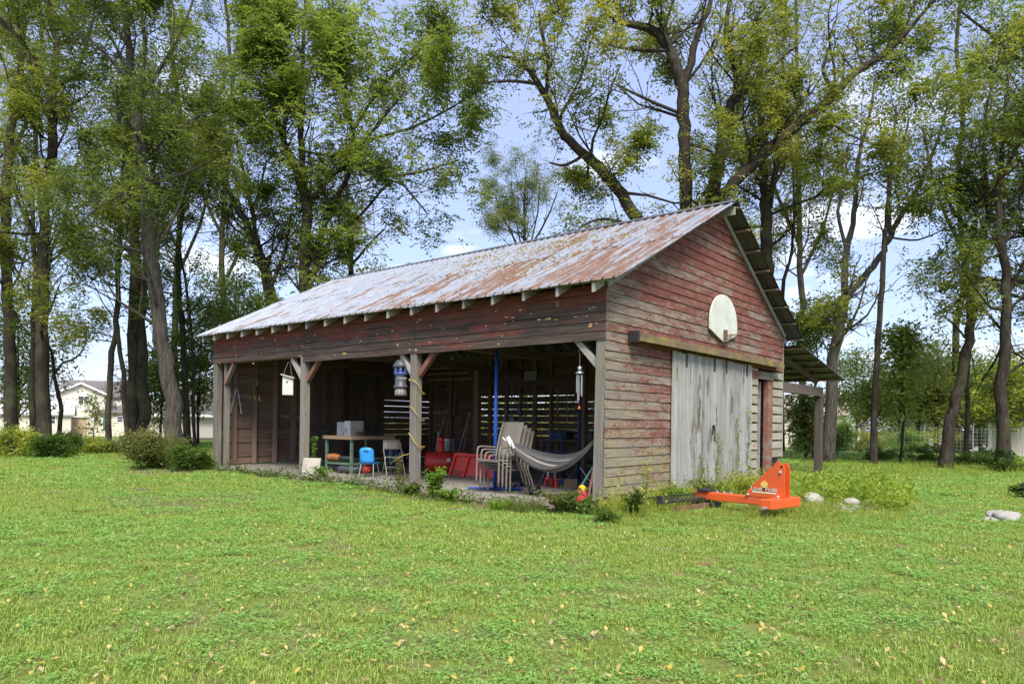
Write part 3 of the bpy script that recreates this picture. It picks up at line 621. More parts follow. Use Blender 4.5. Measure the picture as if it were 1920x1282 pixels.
def tree(name, label, Y, limbs, kind, seed, bark='bark', leaf=0.15, cut=None, group='trees around the barn', **kw):
    """limbs: lists of (picture x, picture y, width in picture pixels, optional depth shift) measured on the photo, set at distance Y"""
    L3 = []
    for li, l in enumerate(limbs):
        P = []; rad = []
        for q in l:
            d = q[3] if len(q) > 3 else 0.0; p = at(q[0], q[1], Y + d); P.append(p); rad.append(q[2] * {107: 0.74, 115: 0.68, 117: 0.64, 119: 0.8, 103: 0.82, 113: 0.88}.get(seed, 0.85) * (Y + d) / FPX / 2)
        if li == 0: P[0].z = ground_z(P[0].x, P[0].y) - 0.1
        n = 4; SP = smooth_path(P, n); SR = []
        for i in range(len(P) - 1):
            for k in range(n): SR.append(rad[i] + (rad[i + 1] - rad[i]) * k / n)
        SR.append(rad[-1])
        g = random.Random(seed + li)
        SP = [p + Vector((g.gauss(0, 1), g.gauss(0, 1), 0)) * min(0.03, SR[i] * 0.25) for i, p in enumerate(SP)]
        L3.append((SP, SR))
    base = L3[0][0][0].copy(); root = thing(name, label, 'tree', base, 0, group)
    mb, C, var, Dd = grow(L3, seed, **kw)
    for li, (SP, SR) in enumerate(L3):
        rr_ = list(SR)
        if li == 0:
            rr_[0] *= 1.35; rr_[1] *= 1.12; rr_[2] *= 1.03
        mb.tube(SP, rr_, 14 if SR[0] > 0.1 else 7, cap=True, rough=0.07 if SR[0] > 0.1 else 0.0)
    me = mb.mesh('trunk', M[bark], smooth=True); o = obj('trunk', me, root); o.location = -base
    # the old wood stays mostly bare: leaves grow out on the twigs
    LP = np.array([tuple(p) for SP, SR in L3 for p in SP]); keep = np.ones(len(C), bool)
    for p in LP[::2]: keep &= ~((((C - p) ** 2).sum(1) < 0.85 ** 2))
    keep |= np.random.default_rng(seed + 1).random(len(C)) < 0.18; C = C[keep]; var = var[keep]; Dd = Dd[keep]
    if cut is not None: k = cut(C); C = C[k]; var = var[k]; Dd = Dd[k]
    o = obj('crown', leaves_mesh('crown', C, leaf, LM[kind], var=var, D=Dd, up=0.6), root); o.location = -base
    return root

TREES = [
 # left of the barn
 ('shade_tree', 'tall tree cut by the left picture edge, dark trunk behind yellow-flowered shrubs', 29, [[(22,840,26),(18,700,24),(14,560,22),(10,400,20),(20,250,16),(40,100,12),(50,-80,8)], [(12,420,12),(-20,330,10),(-60,240,7)], [(16,300,10),(50,230,8),(75,150,5)]], 'walnut', 101, dict(n_leaf=20)),
 ('slim_tree', 'slim bare-stemmed tree between the two leftmost thick trunks', 33, [[(60,835,12),(62,640,11),(66,500,10),(60,380,8),(72,200,6),(80,60,4)]], 'walnut', 102, dict(start=0.4)),
 ('forked_tree', 'thick dark tree forking into a Y high above the left shrubs', 27, [[(84,840,30),(80,700,28),(78,600,26),(82,500,24),(88,350,20),(100,240,19),(94,165,18)], [(94,165,14),(66,112,12),(25,60,9),(-30,5,6)], [(94,165,14),(106,90,12),(95,40,10),(85,-60,7)], [(98,168,12),(138,142,10),(152,115,8),(176,30,6)]], 'walnut', 103, dict(n_leaf=20, start=0.22)),
 ('crooked_tree', 'thin crooked tree with a bare twig reaching into the sky gap at left', 28, [[(108,848,10),(113,770,9),(104,715,8),(97,665,6),(84,630,4)], [(104,700,5),(118,680,4.5),(140,672,4),(158,650,3),(163,618,2)]], 'walnut', 104, dict(nb=0.7, start=0.5, blen=1.6)),
 ('twin_stem_tree', 'tree of two slim stems leaning together like a wishbone, before the cream house', 25, [[(204,852,14),(203,760,12),(211,660,12),(218,600,11),(224,450,9),(230,330,7),(236,200,5)], [(238,842,11),(230,700,10),(222,630,9),(217,600,9)]], 'walnut', 105, dict(start=0.45)),
 ('double_trunk_tree', 'broad tree of two fused dark trunks, right of the wishbone tree', 27, [[(246,850,27),(250,700,25),(253,560,23),(252,420,18),(245,300,14),(240,150,10),(238,0,8)], [(265,850,27),(268,740,25),(267,600,18),(276,450,12),(290,300,9),(300,150,6)]], 'dark', 106, dict(start=0.35)),
 ('leaning_tree', 'big pale-barked tree leaning left beside the barn, thickest of the left trunks', 22, [[(330,852,42),(318,720,38),(305,640,36),(290,540,34),(280,440,30),(268,330,27),(262,260,25),(250,170,20),(240,80,16),(235,0,14),(232,-120,8)], [(277,375,8),(232,366,7),(190,385,6),(150,420,4)], [(283,340,8),(300,325,6),(325,350,4)], [(250,155,12),(205,110,9),(180,85,7),(130,55,5)], [(256,200,12),(300,130,9),(340,60,6),(370,-20,4)], [(285,480,9),(330,400,7),(352,330,5)]], 'dark', 107, dict(n_leaf=22, nb=1.3, start=0.22)),
 ('slender_tree', 'slender straight tree close to the barn end, right of the big leaning trunk', 30, [[(352,850,15),(345,700,13),(340,600,12),(335,480,10),(345,380,8),(362,320,6),(385,240,4)], [(366,852,8),(362,700,7),(352,560,6),(330,430,4)]], 'dark', 108, dict(n_leaf=20)),
 # behind the barn
 ('spreading_tree', 'dark forked tree rising behind the far end of the barn roof', 30, [[(512,845,28),(510,620,27),(502,530,24),(480,465,18),(452,400,14),(422,345,10),(408,290,6)], [(500,520,14),(478,430,10),(464,350,8),(440,260,5)], [(506,540,10),(535,470,8),(545,400,5)]], 'maple', 109, dict(n_leaf=26, nb=1.4)),
 ('maple_tree', 'bright green spreading maple with fan of limbs behind the barn roof', 28, [[(572,845,30),(572,600,25),(572,520,24),(574,380,22)], [(574,385,16),(546,297,14),(524,245,11),(505,170,8),(490,60,5)], [(574,385,16),(567,306,14),(563,210,11),(568,90,8),(575,-60,5)], [(580,380,11),(624,328,10),(655,306,9),(686,262,8),(718,222,6),(760,170,4)], [(589,520,12),(602,446,12),(620,393,11),(655,320,10),(661,245,8),(648,190,7),(655,90,5)], [(655,310,8),(720,330,6),(786,323,5),(862,300,3)], [(661,245,7),(720,160,6),(790,90,5),(840,20,4)], [(690,262,6),(770,240,5),(850,200,4),(890,170,3)], [(600,470,7),(680,400,6),(740,340,5),(800,400,3)]], 'maple', 110, dict(n_leaf=32, nb=1.45, start=0.15, blen=3.6, spread=0.5)),
 ('yellow_tree', 'small tree with orange-yellow autumn leaves just above the barn ridge', 33, [[(662,845,14),(660,560,12),(656,440,10),(650,340,6)], [(658,500,7),(690,460,5),(720,430,4)], [(658,480,6),(630,440,5),(615,400,3)]], 'yellow', 111, dict(n_leaf=14, blen=2.0, spread=0.25)),
 ('airy_tree', 'airy fine-leaved small tree above the middle of the barn ridge', 40, [[(985,840,12),(985,500,9),(983,420,6),(985,330,3)], [(985,490,5),(950,420,4),(930,370,2)], [(985,480,5),(1025,410,4),(1045,360,2)], [(985,500,4),(965,400,3),(958,340,2)], [(985,500,4),(1008,400,3),(1012,340,2)]], 'fine', 112, dict(n_leaf=30, blen=2.6, start=0.35, nb=1.3, spread=0.34)),
 ('walnut_tree', 'huge many-limbed walnut towering over the barn ridge at right', 25, [
   [(1300,840,64),(1300,560,58),(1300,450,52),(1298,405,44)],
   [(1288,420,28),(1283,300,26),(1281,220,26),(1278,165,25),(1265,120,22),(1245,75,20),(1213,52,17),(1160,40,13),(1128,10,9),(1090,-25,6)],
   [(1280,165,17),(1300,100,15),(1311,50,13),(1330,12,10),(1342,-70,6)],
   [(1315,420,30),(1332,385,28),(1346,320,27),(1358,250,24),(1372,193,19),(1387,165,15),(1378,125,13),(1362,85,12),(1365,30,10),(1372,-70,6)],
   [(1368,200,11),(1420,152,10),(1460,115,8),(1492,88,5)],
   [(1325,420,24),(1352,375,25),(1382,335,24),(1420,300,24),(1470,255,22),(1520,215,20),(1560,180,18),(1600,140,14),(1660,100,11),(1700,60,9),(1740,15,7),(1780,-35,5)],
   [(1563,180,10),(1545,130,8),(1556,85,5)], [(1600,140,9),(1640,118,8),(1690,70,6),(1720,-10,4)],
   [(1296,520,28),(1240,470,27),(1200,420,26),(1165,365,25),(1135,325,24),(1090,285,20),(1060,255,18),(1045,230,16),(1025,185,14),(1000,142,12),(970,115,8),(940,104,5)],
   [(1024,182,10),(1028,130,9),(1020,80,7),(1010,20,5)], [(1012,158,8),(955,152,6),(900,156,3)], [(1046,236,8),(1066,190,6),(1098,168,4)],
   [(1212,436,8),(1160,415,7),(1120,412,5),(1085,428,3)], [(1283,215,8),(1220,190,7),(1160,160,4)], [(1290,270,8),(1335,285,6),(1330,310,4)], [(1255,95,9),(1200,95,7),(1140,85,4)], [(1095,290,8),(1060,310,6),(1030,305,4)]],
   'walnut', 113, dict(n_leaf=19, nb=1.25, start=0.2, blen=2.9)),
 ('rear_tree', 'straight leafy trunk seen just right of the barn peak', 28, [[(1437,845,30),(1437,600,28),(1437,480,26),(1435,400,24),(1431,330,16),(1429,270,12),(1424,200,9),(1430,100,6)], [(1442,390,14),(1458,290,12),(1478,230,9),(1520,160,5)], [(1467,845,9),(1467,560,9),(1485,470,6),(1488,330,5),(1478,200,3)]], 'walnut', 114, dict(n_leaf=20, start=0.3)),
 # right of the barn
 ('forked_tree', 'thick tree forking into a wide V beside the lean-to post', 24, [[(1552,855,33),(1560,700,29),(1570,620,30),(1580,555,28)], [(1582,560,18),(1588,470,18),(1600,420,14),(1606,330,12),(1616,270,10),(1632,210,7),(1642,140,4)], [(1588,470,10),(1572,395,9),(1585,320,7),(1590,270,4)], [(1582,560,19),(1620,520,17),(1650,480,16),(1670,440,15),(1692,398,13),(1712,368,12),(1736,318,10),(1762,250,7),(1785,170,4)], [(1668,440,10),(1668,350,9),(1690,290,7),(1704,220,4)], [(1668,352,7),(1655,275,6),(1648,220,3)], [(1670,445,6),(1720,450,5),(1770,430,3)]], 'walnut', 115, dict(n_leaf=15, nb=1.1, start=0.35, blen=2.4)),
 ('slim_tree', 'thin upright tree right of the wide V tree, on the far lawn edge', 23, [[(1637,864,15),(1642,740,13),(1650,600,12),(1657,480,11),(1664,400,9),(1672,300,7),(1680,200,4)]], 'walnut', 116, dict(n_leaf=15, start=0.5, blen=2.0)),
 ('curved_tree', 'thick tree with a curved trunk bending right, near the right picture edge', 22, [[(1772,864,36),(1785,780,29),(1800,720,28),(1815,640,26),(1822,560,24),(1836,470,22),(1855,398,20),(1872,345,16),(1892,308,12),(1918,258,9),(1955,180,6)], [(1855,398,12),(1845,300,9),(1850,200,7),(1872,110,5)], [(1815,640,7),(1780,600,5),(1750,590,3)], [(1840,460,8),(1790,400,6),(1760,330,4)]], 'walnut', 117, dict(n_leaf=18, nb=1.3, start=0.3)),
 ('thin_dark_tree', 'thin dark tree between the curved trunk and the cream shed', 26, [[(1811,855,10),(1814,720,10),(1818,600,9),(1826,480,7),(1830,350,4)]], 'dark', 118, dict(n_leaf=16, start=0.35)),
 ('roadside_tree', 'straight dark tree in front of the cream shed at far right', 21, [[(1880,868,27),(1880,720,25),(1887,600,22),(1882,480,18),(1872,400,14),(1880,280,10),(1890,140,6)], [(1883,705,8),(1905,690,7),(1938,668,5)], [(1885,560,9),(1915,500,7),(1950,430,5)], [(1880,470,8),(1910,380,6),(1930,280,4)]], 'dark', 119, dict(n_leaf=20, nb=1.4, start=0.25)),
 ('edge_tree', 'leafy tree whose limbs enter from the right picture edge', 24, [[(1975,868,28),(1970,700,26),(1965,500,22),(1950,350,18),(1930,200,12),(1920,60,8)], [(1965,520,10),(1925,440,8),(1890,400,5)], [(1950,360,10),(1900,280,8),(1850,230,5)], [(1935,220,9),(1870,140,7),(1810,100,4)], [(1925,120,8),(1850,60,6),(1800,20,4)]], 'maple', 120, dict(n_leaf=20, nb=1.4, start=0.2)),
]
for i, (u, Y, k, lb) in enumerate(((72, 38, 'dark', 'tall background tree behind the thick forked tree'), (-40, 36, 'walnut', 'background tree just outside the left picture edge'), (425, 40, 'dark', 'tall background tree above the far barn corner'), (262, 44, 'walnut', 'farther background tree behind the double trunk'), (330, 42, 'dark', 'background tree filling the sky right of the leaning trunk'), (1800, 40, 'walnut', 'background tree behind the curved trunk'), (1500, 40, 'walnut', 'background tree behind the barn peak at right'), (1930, 34, 'dark', 'background tree beyond the cream shed'))):
    g_ = random.Random(500 + i); l = [[(u, 832, 16)] + [(u + g_.uniform(-14, 14), v_, 14 - q_ * 1.6) for q_, v_ in enumerate((650, 500, 360, 220, 80, -60))], [(u, 520, 8), (u + 45, 420, 6), (u + 75, 300, 4)], [(u, 460, 8), (u - 45, 360, 6), (u - 70, 240, 4)]]
    TREES.append(('background_tree', lb, Y, l, k, 500 + i, dict(n_leaf=17, start=0.28, nb=0.6, blen=4.2, spread=0.6)))
for nm, lb, Y, limbs, kind, seed, kw in TREES: tree(nm, lb, Y, limbs, kind, seed, bark='bark2' if seed in (107, 115) else 'bark', leaf=0.165 if kind == 'maple' else 0.145 if kind != 'fine' else 0.10, **kw)

def crown_tree(name, label, x, y, h, rx, rz, kind, seed, n=9000, leaf=0.2, z0=None, trunk=0.14, conic=0.0, lobes=26, group=None, cat='tree', wood=True):
    """smaller or farther tree: trunk, a few limbs and leaf clumps through an uneven crown"""
    g = random.Random(seed); rng = np.random.default_rng(seed); zb = ground_z(x, y); root = thing(name, label, cat, (x, y, zb), 0, group)
    mb = MB(); cz = h - rz; L = []
    for i in range(lobes):
        d = rnd_dir(g); f = g.uniform(0.35, 1.0); p = Vector((d.x * rx * f, d.y * rx * f, cz + d.z * rz * f))
        if conic: k = max(0.08, 1 - (p.z - (h - 2*rz)) / (2*rz) * conic); p.x *= k; p.y *= k
        L.append(p)
    if wood:
        mb.tube([(0,0,-0.1), (g.uniform(-.1,.1), g.uniform(-.1,.1), h*0.3), (g.uniform(-.2,.2), g.uniform(-.2,.2), h*0.6), (0,0,h*0.92)], [trunk, trunk*0.8, trunk*0.55, trunk*0.15], 8)
        for p in L[:14]:
            z1 = max(0.2, p.z - g.uniform(0.5, 1.2) * rz * 0.6); mb.tube([(0, 0, z1), (p.x*0.5, p.y*0.5, (z1+p.z)/2 + 0.1), tuple(p)], [trunk*0.35, trunk*0.22, trunk*0.06], 5)
        obj('trunk', mb.mesh('trunk', M['bark'], True), root)
    c = np.array([tuple(p) for p in L]); idx = rng.integers(0, len(L), n); sg = min(rx, rz) * 0.26
    C = c[idx] + rng.normal(size=(n, 3)) * np.array([sg*1.15, sg*1.15, sg*0.8]); C[:, 2] = np.maximum(C[:, 2], 0.08)
    var = np.clip(rng.random(len(L))[idx] * 0.55 + rng.random(n) * 0.45, 0, 1)
    obj('crown' if cat == 'tree' else 'foliage', leaves_mesh('crown', C, leaf, LM[kind], var=var), root); return root
def px_tree(name, label, u, Y, vtop, vbot, wpx, kind, seed, **kw):
    p = at(u, 800, Y); zt = at(u, vtop, Y).z; zb = ground_z(p.x, Y); h = zt - zb; zlo = at(u, vbot, Y).z - zb; return crown_tree(name, label, p.x, Y, h, wpx * Y / FPX / 2, (h - zlo) / 2, kind, seed, **kw)
BT = 'smaller trees along the far fence'
px_tree('sapling', 'young tree with long drooping leaves at the wire fence', 1688, 24, 575, 800, 105, 'maple', 201, n=3000, leaf=0.19, trunk=0.05, conic=0.75, lobes=46, group=BT)
px_tree('bushy_tree', 'round bushy tree left of the sapling at the wire fence', 1640, 30, 690, 800, 90, 'maple', 202, n=3000, leaf=0.17, trunk=0.05, group=BT)
px_tree('spruce_tree', 'blue-grey spruce behind the sapling', 1722, 44, 640, 810, 120, 'spruce', 203, n=9000, leaf=0.2, conic=0.7, lobes=60, group=BT)
px_tree('round_tree', 'olive round-crowned tree between sapling and curved trunk', 1755, 40, 640, 805, 130, 'walnut', 204, n=8000, leaf=0.22, group=BT)
px_tree('lime_tree', 'yellow-green low tree hanging over the cream shed', 1890, 32, 675, 795, 110, 'lime', 205, n=6500, leaf=0.2, group=BT)
px_tree('dense_tree', 'dense dark tree shading the parked cars', 1840, 46, 690, 822, 120, 'dark', 206, n=9000, leaf=0.24, group=BT)
px_tree('ivy_tree', 'leafy young tree beside the lean-to post', 1512, 26, 715, 855, 70, 'dark', 207, n=3200, leaf=0.17, trunk=0.05, group=BT)
px_tree('bushy_tree', 'leafy low tree under the barn peak edge, right of roof', 1525, 29, 560, 660, 110, 'maple', 208, n=4200, leaf=0.18, trunk=0.06, group=BT)
px_tree('hedge_tree', 'low green tree behind the leaning trunk at left', 300, 31, 640, 800, 120, 'maple', 209, n=5000, leaf=0.18, trunk=0.06, group=BT)
px_tree('backdrop_tree', 'leafy tree filling the gap beside the barn end', 372, 33, 560, 800, 90, 'maple', 210, n=5200, leaf=0.19, trunk=0.07, group=BT)
px_tree('backdrop_tree', 'dark leafy tree behind the leftmost trunks', 30, 40, 560, 790, 150, 'dark', 211, n=8000, leaf=0.22, trunk=0.1, group=BT)
px_tree('backdrop_tree', 'green tree low behind the far end of the barn roof', 440, 36, 480, 700, 140, 'maple', 212, n=8000, leaf=0.2, trunk=0.1, group=BT)
px_tree('backdrop_tree', 'green tree just above the barn roof left of the yellow tree', 700, 36, 490, 640, 120, 'maple', 213, n=6500, leaf=0.2, trunk=0.1, group=BT)
px_tree('backdrop_tree', 'olive tree low behind the ridge, right of the airy tree', 1095, 36, 380, 560, 110, 'walnut', 214, n=5000, leaf=0.18, trunk=0.1, group=BT)
px_tree('understorey_tree', 'bushy green tree low behind the wide V tree', 1605, 46, 655, 805, 110, 'maple', 221, n=7000, leaf=0.22, trunk=0.09, group=BT)
px_tree('understorey_tree', 'mid-green bushy tree between curved trunk and sapling, farther back', 1780, 52, 640, 810, 150, 'dark', 222, n=9000, leaf=0.25, trunk=0.1, group=BT)
px_tree('understorey_tree', 'green bushy tree behind the cream shed', 1915, 48, 640, 800, 140, 'maple', 223, n=8000, leaf=0.24, trunk=0.1, group=BT)
px_tree('understorey_tree', 'bushy green tree just right of the spruce', 1690, 50, 665, 812, 120, 'maple', 224, n=7000, leaf=0.24, trunk=0.1, group=BT)
px_tree('thin_sapling', 'sparse sapling whose leaves cross the cream house front', 178, 27, 725, 830, 60, 'lime', 225, n=420, leaf=0.15, trunk=0.02, group=BT)
# far wood closing the horizon
def far_wood():
    rng = np.random.default_rng(5); C = []
    for i in range(900):
        a = rng.uniform(-1.0, 1.0); Y = rng.uniform(150, 230); x = a * Y; h = rng.uniform(3, 7.5) * (1 + 0.35 * math.sin(x * 0.06)) ; n = 42
        C.append(np.stack([rng.normal(x, 2.2, n), rng.normal(Y, 2.2, n), ground_z(0, 190) + rng.random(n) ** 0.7 * h], 1))
    C = np.concatenate(C); o = obj('far_wood', leaves_mesh('far_wood', C, 1.3, LM['fine'], aspect=0.75, rng=rng)); tag(o, 'distant belt of trees along the horizon', 'wood', kind='stuff')
far_wood()
# ------------------------------------------------------------------ things in and around the barn
def P_(name, c, rough=0.45, c2=None, **k): M[name] = simple(name, c, rough, c2, **k); return M[name]
P_('white_paint', (0.62, 0.62, 0.58), 0.6, (0.50, 0.50, 0.46), scale=5, dirt=(0.36, 0.33, 0.27)); P_('board_white', (0.60, 0.61, 0.55), 0.7, (0.50, 0.51, 0.45), scale=3, dirt=(0.40, 0.40, 0.30))
P_('taupe', (0.195, 0.172, 0.145), 0.5, (0.16, 0.14, 0.117)); P_('taupe_sling', (0.17, 0.15, 0.125), 0.8, (0.17, 0.15, 0.122), scale=40)
P_('orange_paint', (0.70, 0.105, 0.02), 0.42, (0.60, 0.088, 0.018), scale=3.5, dirt=(0.40, 0.10, 0.04)); P_('red_paint', (0.50, 0.025, 0.018), 0.4, (0.38, 0.022, 0.016), dirt=(0.22, 0.04, 0.03))
P_('blue_steel', (0.018, 0.085, 0.38), 0.4, (0.012, 0.06, 0.28)); P_('sky_plastic', (0.035, 0.30, 0.72), 0.4, (0.03, 0.26, 0.64)); P_('navy', (0.02, 0.035, 0.12), 0.5)
P_('steel', (0.48, 0.49, 0.50), 0.35, (0.36, 0.37, 0.38), metal=0.7); P_('galv', (0.42, 0.43, 0.44), 0.45, (0.30, 0.31, 0.32), metal=0.5); P_('beige_metal', (0.44, 0.385, 0.29), 0.45, (0.36, 0.31, 0.235))
P_('rubber', (0.02, 0.02, 0.021), 0.8); P_('dark_plastic', (0.055, 0.058, 0.065), 0.45, (0.075, 0.078, 0.085)); P_('grey_plastic', (0.075, 0.079, 0.088), 0.45); P_('periwinkle', (0.09, 0.13, 0.42), 0.4)
P_('yellow_plastic', (0.72, 0.42, 0.02), 0.45); P_('pink_red', (0.55, 0.035, 0.05), 0.4); P_('green_pole', (0.07, 0.20, 0.12), 0.5, (0.05, 0.14, 0.085)); P_('green_metal', (0.15, 0.24, 0.15), 0.55, (0.10, 0.17, 0.11))
P_('benchwood', (0.40, 0.27, 0.155), 0.75, (0.30, 0.20, 0.115), scale=9); P_('palewood', (0.50, 0.44, 0.33), 0.8, (0.38, 0.33, 0.25), scale=9); P_('cardboard', (0.33, 0.215, 0.115), 0.85)
P_('rust_brown', (0.12, 0.06, 0.035), 0.85, (0.20, 0.10, 0.06), bmp=0.5); P_('yellow_rope', (0.55, 0.40, 0.09), 0.8); P_('cream_rope', (0.70, 0.68, 0.62), 0.8); P_('orange_cord', (0.55, 0.14, 0.03), 0.6); P_('olive', (0.16, 0.17, 0.07), 0.7)
P_('stone', (0.42, 0.385, 0.32), 0.9, (0.29, 0.265, 0.22), scale=9, bmp=0.6, dirt=(0.20, 0.195, 0.11)); P_('pale_stone', (0.36, 0.34, 0.31), 0.9, (0.22, 0.205, 0.18), scale=9, bmp=1.0, dirt=(0.13, 0.11, 0.085))
P_('cap_yellow', (0.70, 0.50, 0.12), 0.6); P_('cream', (0.72, 0.66, 0.50), 0.6)
FZ = 0.04
def here(name, label, cat, u, v, rz=0.0, z=FZ, group=None): return thing(name, label, cat, gnd(u, v, z), rz, group)
def text_mesh(txt, size, mat, name, parent, extrude=0.002, bold=0.0):
    cu = bpy.data.curves.new(name, 'FONT'); cu.body = txt; cu.size = size; cu.align_x = 'CENTER'; cu.align_y = 'CENTER'; cu.extrude = extrude; cu.offset = bold
    o = bpy.data.objects.new(name + '_tmp', cu); COL.objects.link(o); bpy.context.view_layer.update()
    me = bpy.data.meshes.new_from_object(o.evaluated_get(bpy.context.evaluated_depsgraph_get())); bpy.data.objects.remove(o); me.materials.clear(); me.materials.append(mat)
    return obj(name, me, parent)

# basketball backboard on the gable
bb = thing('basketball_backboard', 'weathered white fan-shaped basketball backboard with bent rim on the gable', 'backboard', b2w(4.30, -0.03, 2.97), BROT)
poly = [(0.0, 0.0), (-0.30, 0.08), (-0.66, 0.20), (-0.665, 0.38)] + [(-0.66 * math.cos(a) , 0.38 + 0.57 * math.sin(a)) for a in [i * math.pi / 14 for i in range(1, 14)]] + [(0.665, 0.38), (0.66, 0.20), (0.30, 0.08)]
MB().prism(poly, 0.035, Matrix.Translation((0, -0.045, 0))).build('board', M['board_white'], bb, bevel=0.004)
MB().box(-0.045, 0.045, -0.10, -0.046, 0.04, 0.24).build('bracket', M['rust_brown'], bb)
MB().tube([Vector((0.23, -0.27, 0.15)) + Vector((0.23 * math.cos(a) * 1.05, 0.20 * math.sin(a), 0.035 * math.cos(a) + 0.02 * math.sin(2*a))) for a in [i * 2 * math.pi / 22 for i in range(23)]], 0.009, 6).tube([(0, -0.08, 0.13), (0.05, -0.2, 0.15)], 0.009, 6).tube([(0.0, -0.08, 0.05), (0.10, -0.42, 0.10)], 0.006, 5).build('rim', M['rust_brown'], bb)

# landscape rake
rk = thing('landscape_rake', 'bright orange tractor landscape rake with triangular mast parked in the weeds', 'landscape rake', (3.58, 10.40, -0.06), math.radians(-50))
# local x runs along the boom towards the hitch (right), y away from the viewer
MB().box(-0.98, 0.50, -0.07, 0.07, 0.20, 0.32).build('boom', M['orange_paint'], rk, bevel=0.012)
hb = MB().box(0.36, 0.54, -0.44, 0.36, 0.20, 0.335).build('hitch_bar', M['orange_paint'], rk, bevel=0.012)
for yy, xx in ((-0.46, 0.46), (0.38, 0.46)): MB().tube([(xx, yy - 0.09, 0.22), (xx, yy + 0.09, 0.22)], 0.022, 10).build('hitch_pin', M['steel'], hb)
mp = [(-0.10, 0.322), (0.43, 0.82), (0.48, 0.83), (0.525, 0.77), (0.525, 0.338), (0.36, 0.325)]
ms = MB().prism(mp, 0.012, Matrix.Translation((0, -0.075, 0))).build('mast_plate', M['orange_paint'], rk, bevel=0.003); MB().prism(mp, 0.012, Matrix.Translation((0, 0.063, 0))).build('mast_plate', M['orange_paint'], rk, bevel=0.003)
MB().bar((-0.07, 0, 0.345), (0.43, 0, 0.815), 0.126, 0.012, up=(0,1,0)).build('mast_web', M['orange_paint'], rk)
for bx, bz in ((0.46, 0.70), (-0.05, 0.345), (0.43, 0.35)): MB().lathe([(0.024, 0), (0.024, 0.014), (0.012, 0.024)], 10, Matrix.Translation((bx, -0.075, bz)) @ Matrix.Rotation(math.radians(90), 4, 'X')).build('bolt', M['steel'], ms)
MB().lathe([(0.02, 0), (0.02, 0.002)], 12, Matrix.Translation((0.475, -0.0755, 0.78)) @ Matrix.Rotation(math.radians(90), 4, 'X')).build('pin_hole', M['black'], ms)
MB().box(0.02, 0.40, -0.0775, -0.0755, 0.385, 0.405).build('decal_stripe', M['cream'], ms)
tx = text_mesh('Land  Pride', 0.092, M['black'], 'lettering_shadow', ms, 0.0006, 0.004); tx.location = (0.213, -0.0765, 0.441); tx.rotation_euler = (math.radians(90), 0, 0)
tx = text_mesh('Land  Pride', 0.092, M['cream'], 'lettering', ms, 0.0006, 0.0005); tx.location = (0.21, -0.0785, 0.444); tx.rotation_euler = (math.radians(90), 0, 0)
MB().lathe([(0.03, 0), (0.03, 0.002)], 10, Matrix.Translation((0.222, -0.0765, 0.44)) @ Matrix.Rotation(math.radians(90), 4, 'X')).build('decal_knot', M['black'], ms)
eb = MB()
for ex, ez, er in ((0.21, 0.53, 0.036), (0.18, 0.515, 0.028), (0.243, 0.517, 0.028), (0.21, 0.492, 0.032), (0.212, 0.55, 0.02)): eb.lathe([(er, 0), (er, 0.002)], 12, Matrix.Translation((ex, -0.0755 - er * 0.02, ez)) @ Matrix.Rotation(math.radians(90), 4, 'X'))
eb.build('emblem', M['cap_yellow'], ms)
MB().tube([(0.46, -0.44, 0.18), (0.47, -0.45, -0.02)], 0.022, 8).box(0.42, 0.52, -0.50, -0.40, -0.02, 0.0).build('parking_stand', M['black'], rk)
MB().box(-1.06, -0.62, -0.12, 0.12, 0.07, 0.165).box(-0.93, -0.72, -0.10, 0.10, 0.322, 0.345).lathe([(0.10, 0.345), (0.10, 0.36), (0.03, 0.375)], 14, Matrix.Translation((-0.83, 0, 0))).build('swivel_mount', M['black'], rk, bevel=0.006)
for bx in (-0.62, -0.50, -0.38): MB().lathe([(0.025, 0.32), (0.025, 0.34), (0.012, 0.35)], 8, Matrix.Translation((bx, 0.0, 0))).build('bolt', M['steel'], rk)
rh = MB().bar((-0.80, -1.18, 0.22), (-0.84, 0.30, 0.22), 0.10, 0.035).build('rake_head', M['black'], rk, bevel=0.006)
for i in range(15):
    k = i / 14; c = Vector((-0.80, -1.18, 0.22)).lerp(Vector((-0.84, 0.30, 0.22)), k); d = Vector((-1.0, -0.02, 0))
    MB().tube(smooth_path([c + d * 0.02, c + d * 0.14 + Vector((0, 0, 0.06)), c + d * 0.30 + Vector((0, 0, 0.02)), c + d * 0.36 + Vector((0, 0, -0.08)), c + d * 0.30 + Vector((0, 0, -0.16))], 3), 0.006, 5).build('tine', M['black'], rh)
MB().box(-0.84, -0.77, -1.20, -1.14, 0.2, 0.32).build('end_bracket', M['black'], rh)
MB().bar((-0.66, -1.0, 0.10), (-0.66, -0.2, 0.11), 0.05, 0.12).build('skid_plate', M['rust_brown'], rk)

# stones
def stone(name, label, u, v, w_, h_, seed, mat='stone', d_=None, spike=0.10, z=0.0):
    g = np.random.default_rng(seed); p = gnd(u, v, z); n1, n2 = 10, 16; V = []; F = []; ph = g.uniform(0, 6, 6)
    for i in range(n1 + 1):
        th_ = math.pi * i / n1
        for j in range(n2):
            a = 2 * math.pi * j / n2; k = 1 + spike * (math.sin(3*a + ph[0]) * math.sin(2*th_ + ph[1]) + 0.6 * math.sin(5*a + ph[2] + 2*th_)) + g.normal(0, spike * 0.25)
            V.append((w_/2 * math.sin(th_) * math.cos(a) * k, (d_ or w_)/2 * math.sin(th_) * math.sin(a) * k, h_ * 0.42 + h_ * 0.55 * math.cos(th_) * k))
    for i in range(n1):
        for j in range(n2): F.append((i*n2+j, (i+1)*n2+j, (i+1)*n2+(j+1)%n2, i*n2+(j+1)%n2))
    o = MB().raw(V, F).build(name, M[mat], smooth=True, subsurf=1); o.location = (p.x, p.y, p.z - h_ * 0.18); tag(o, label, 'rock'); return o
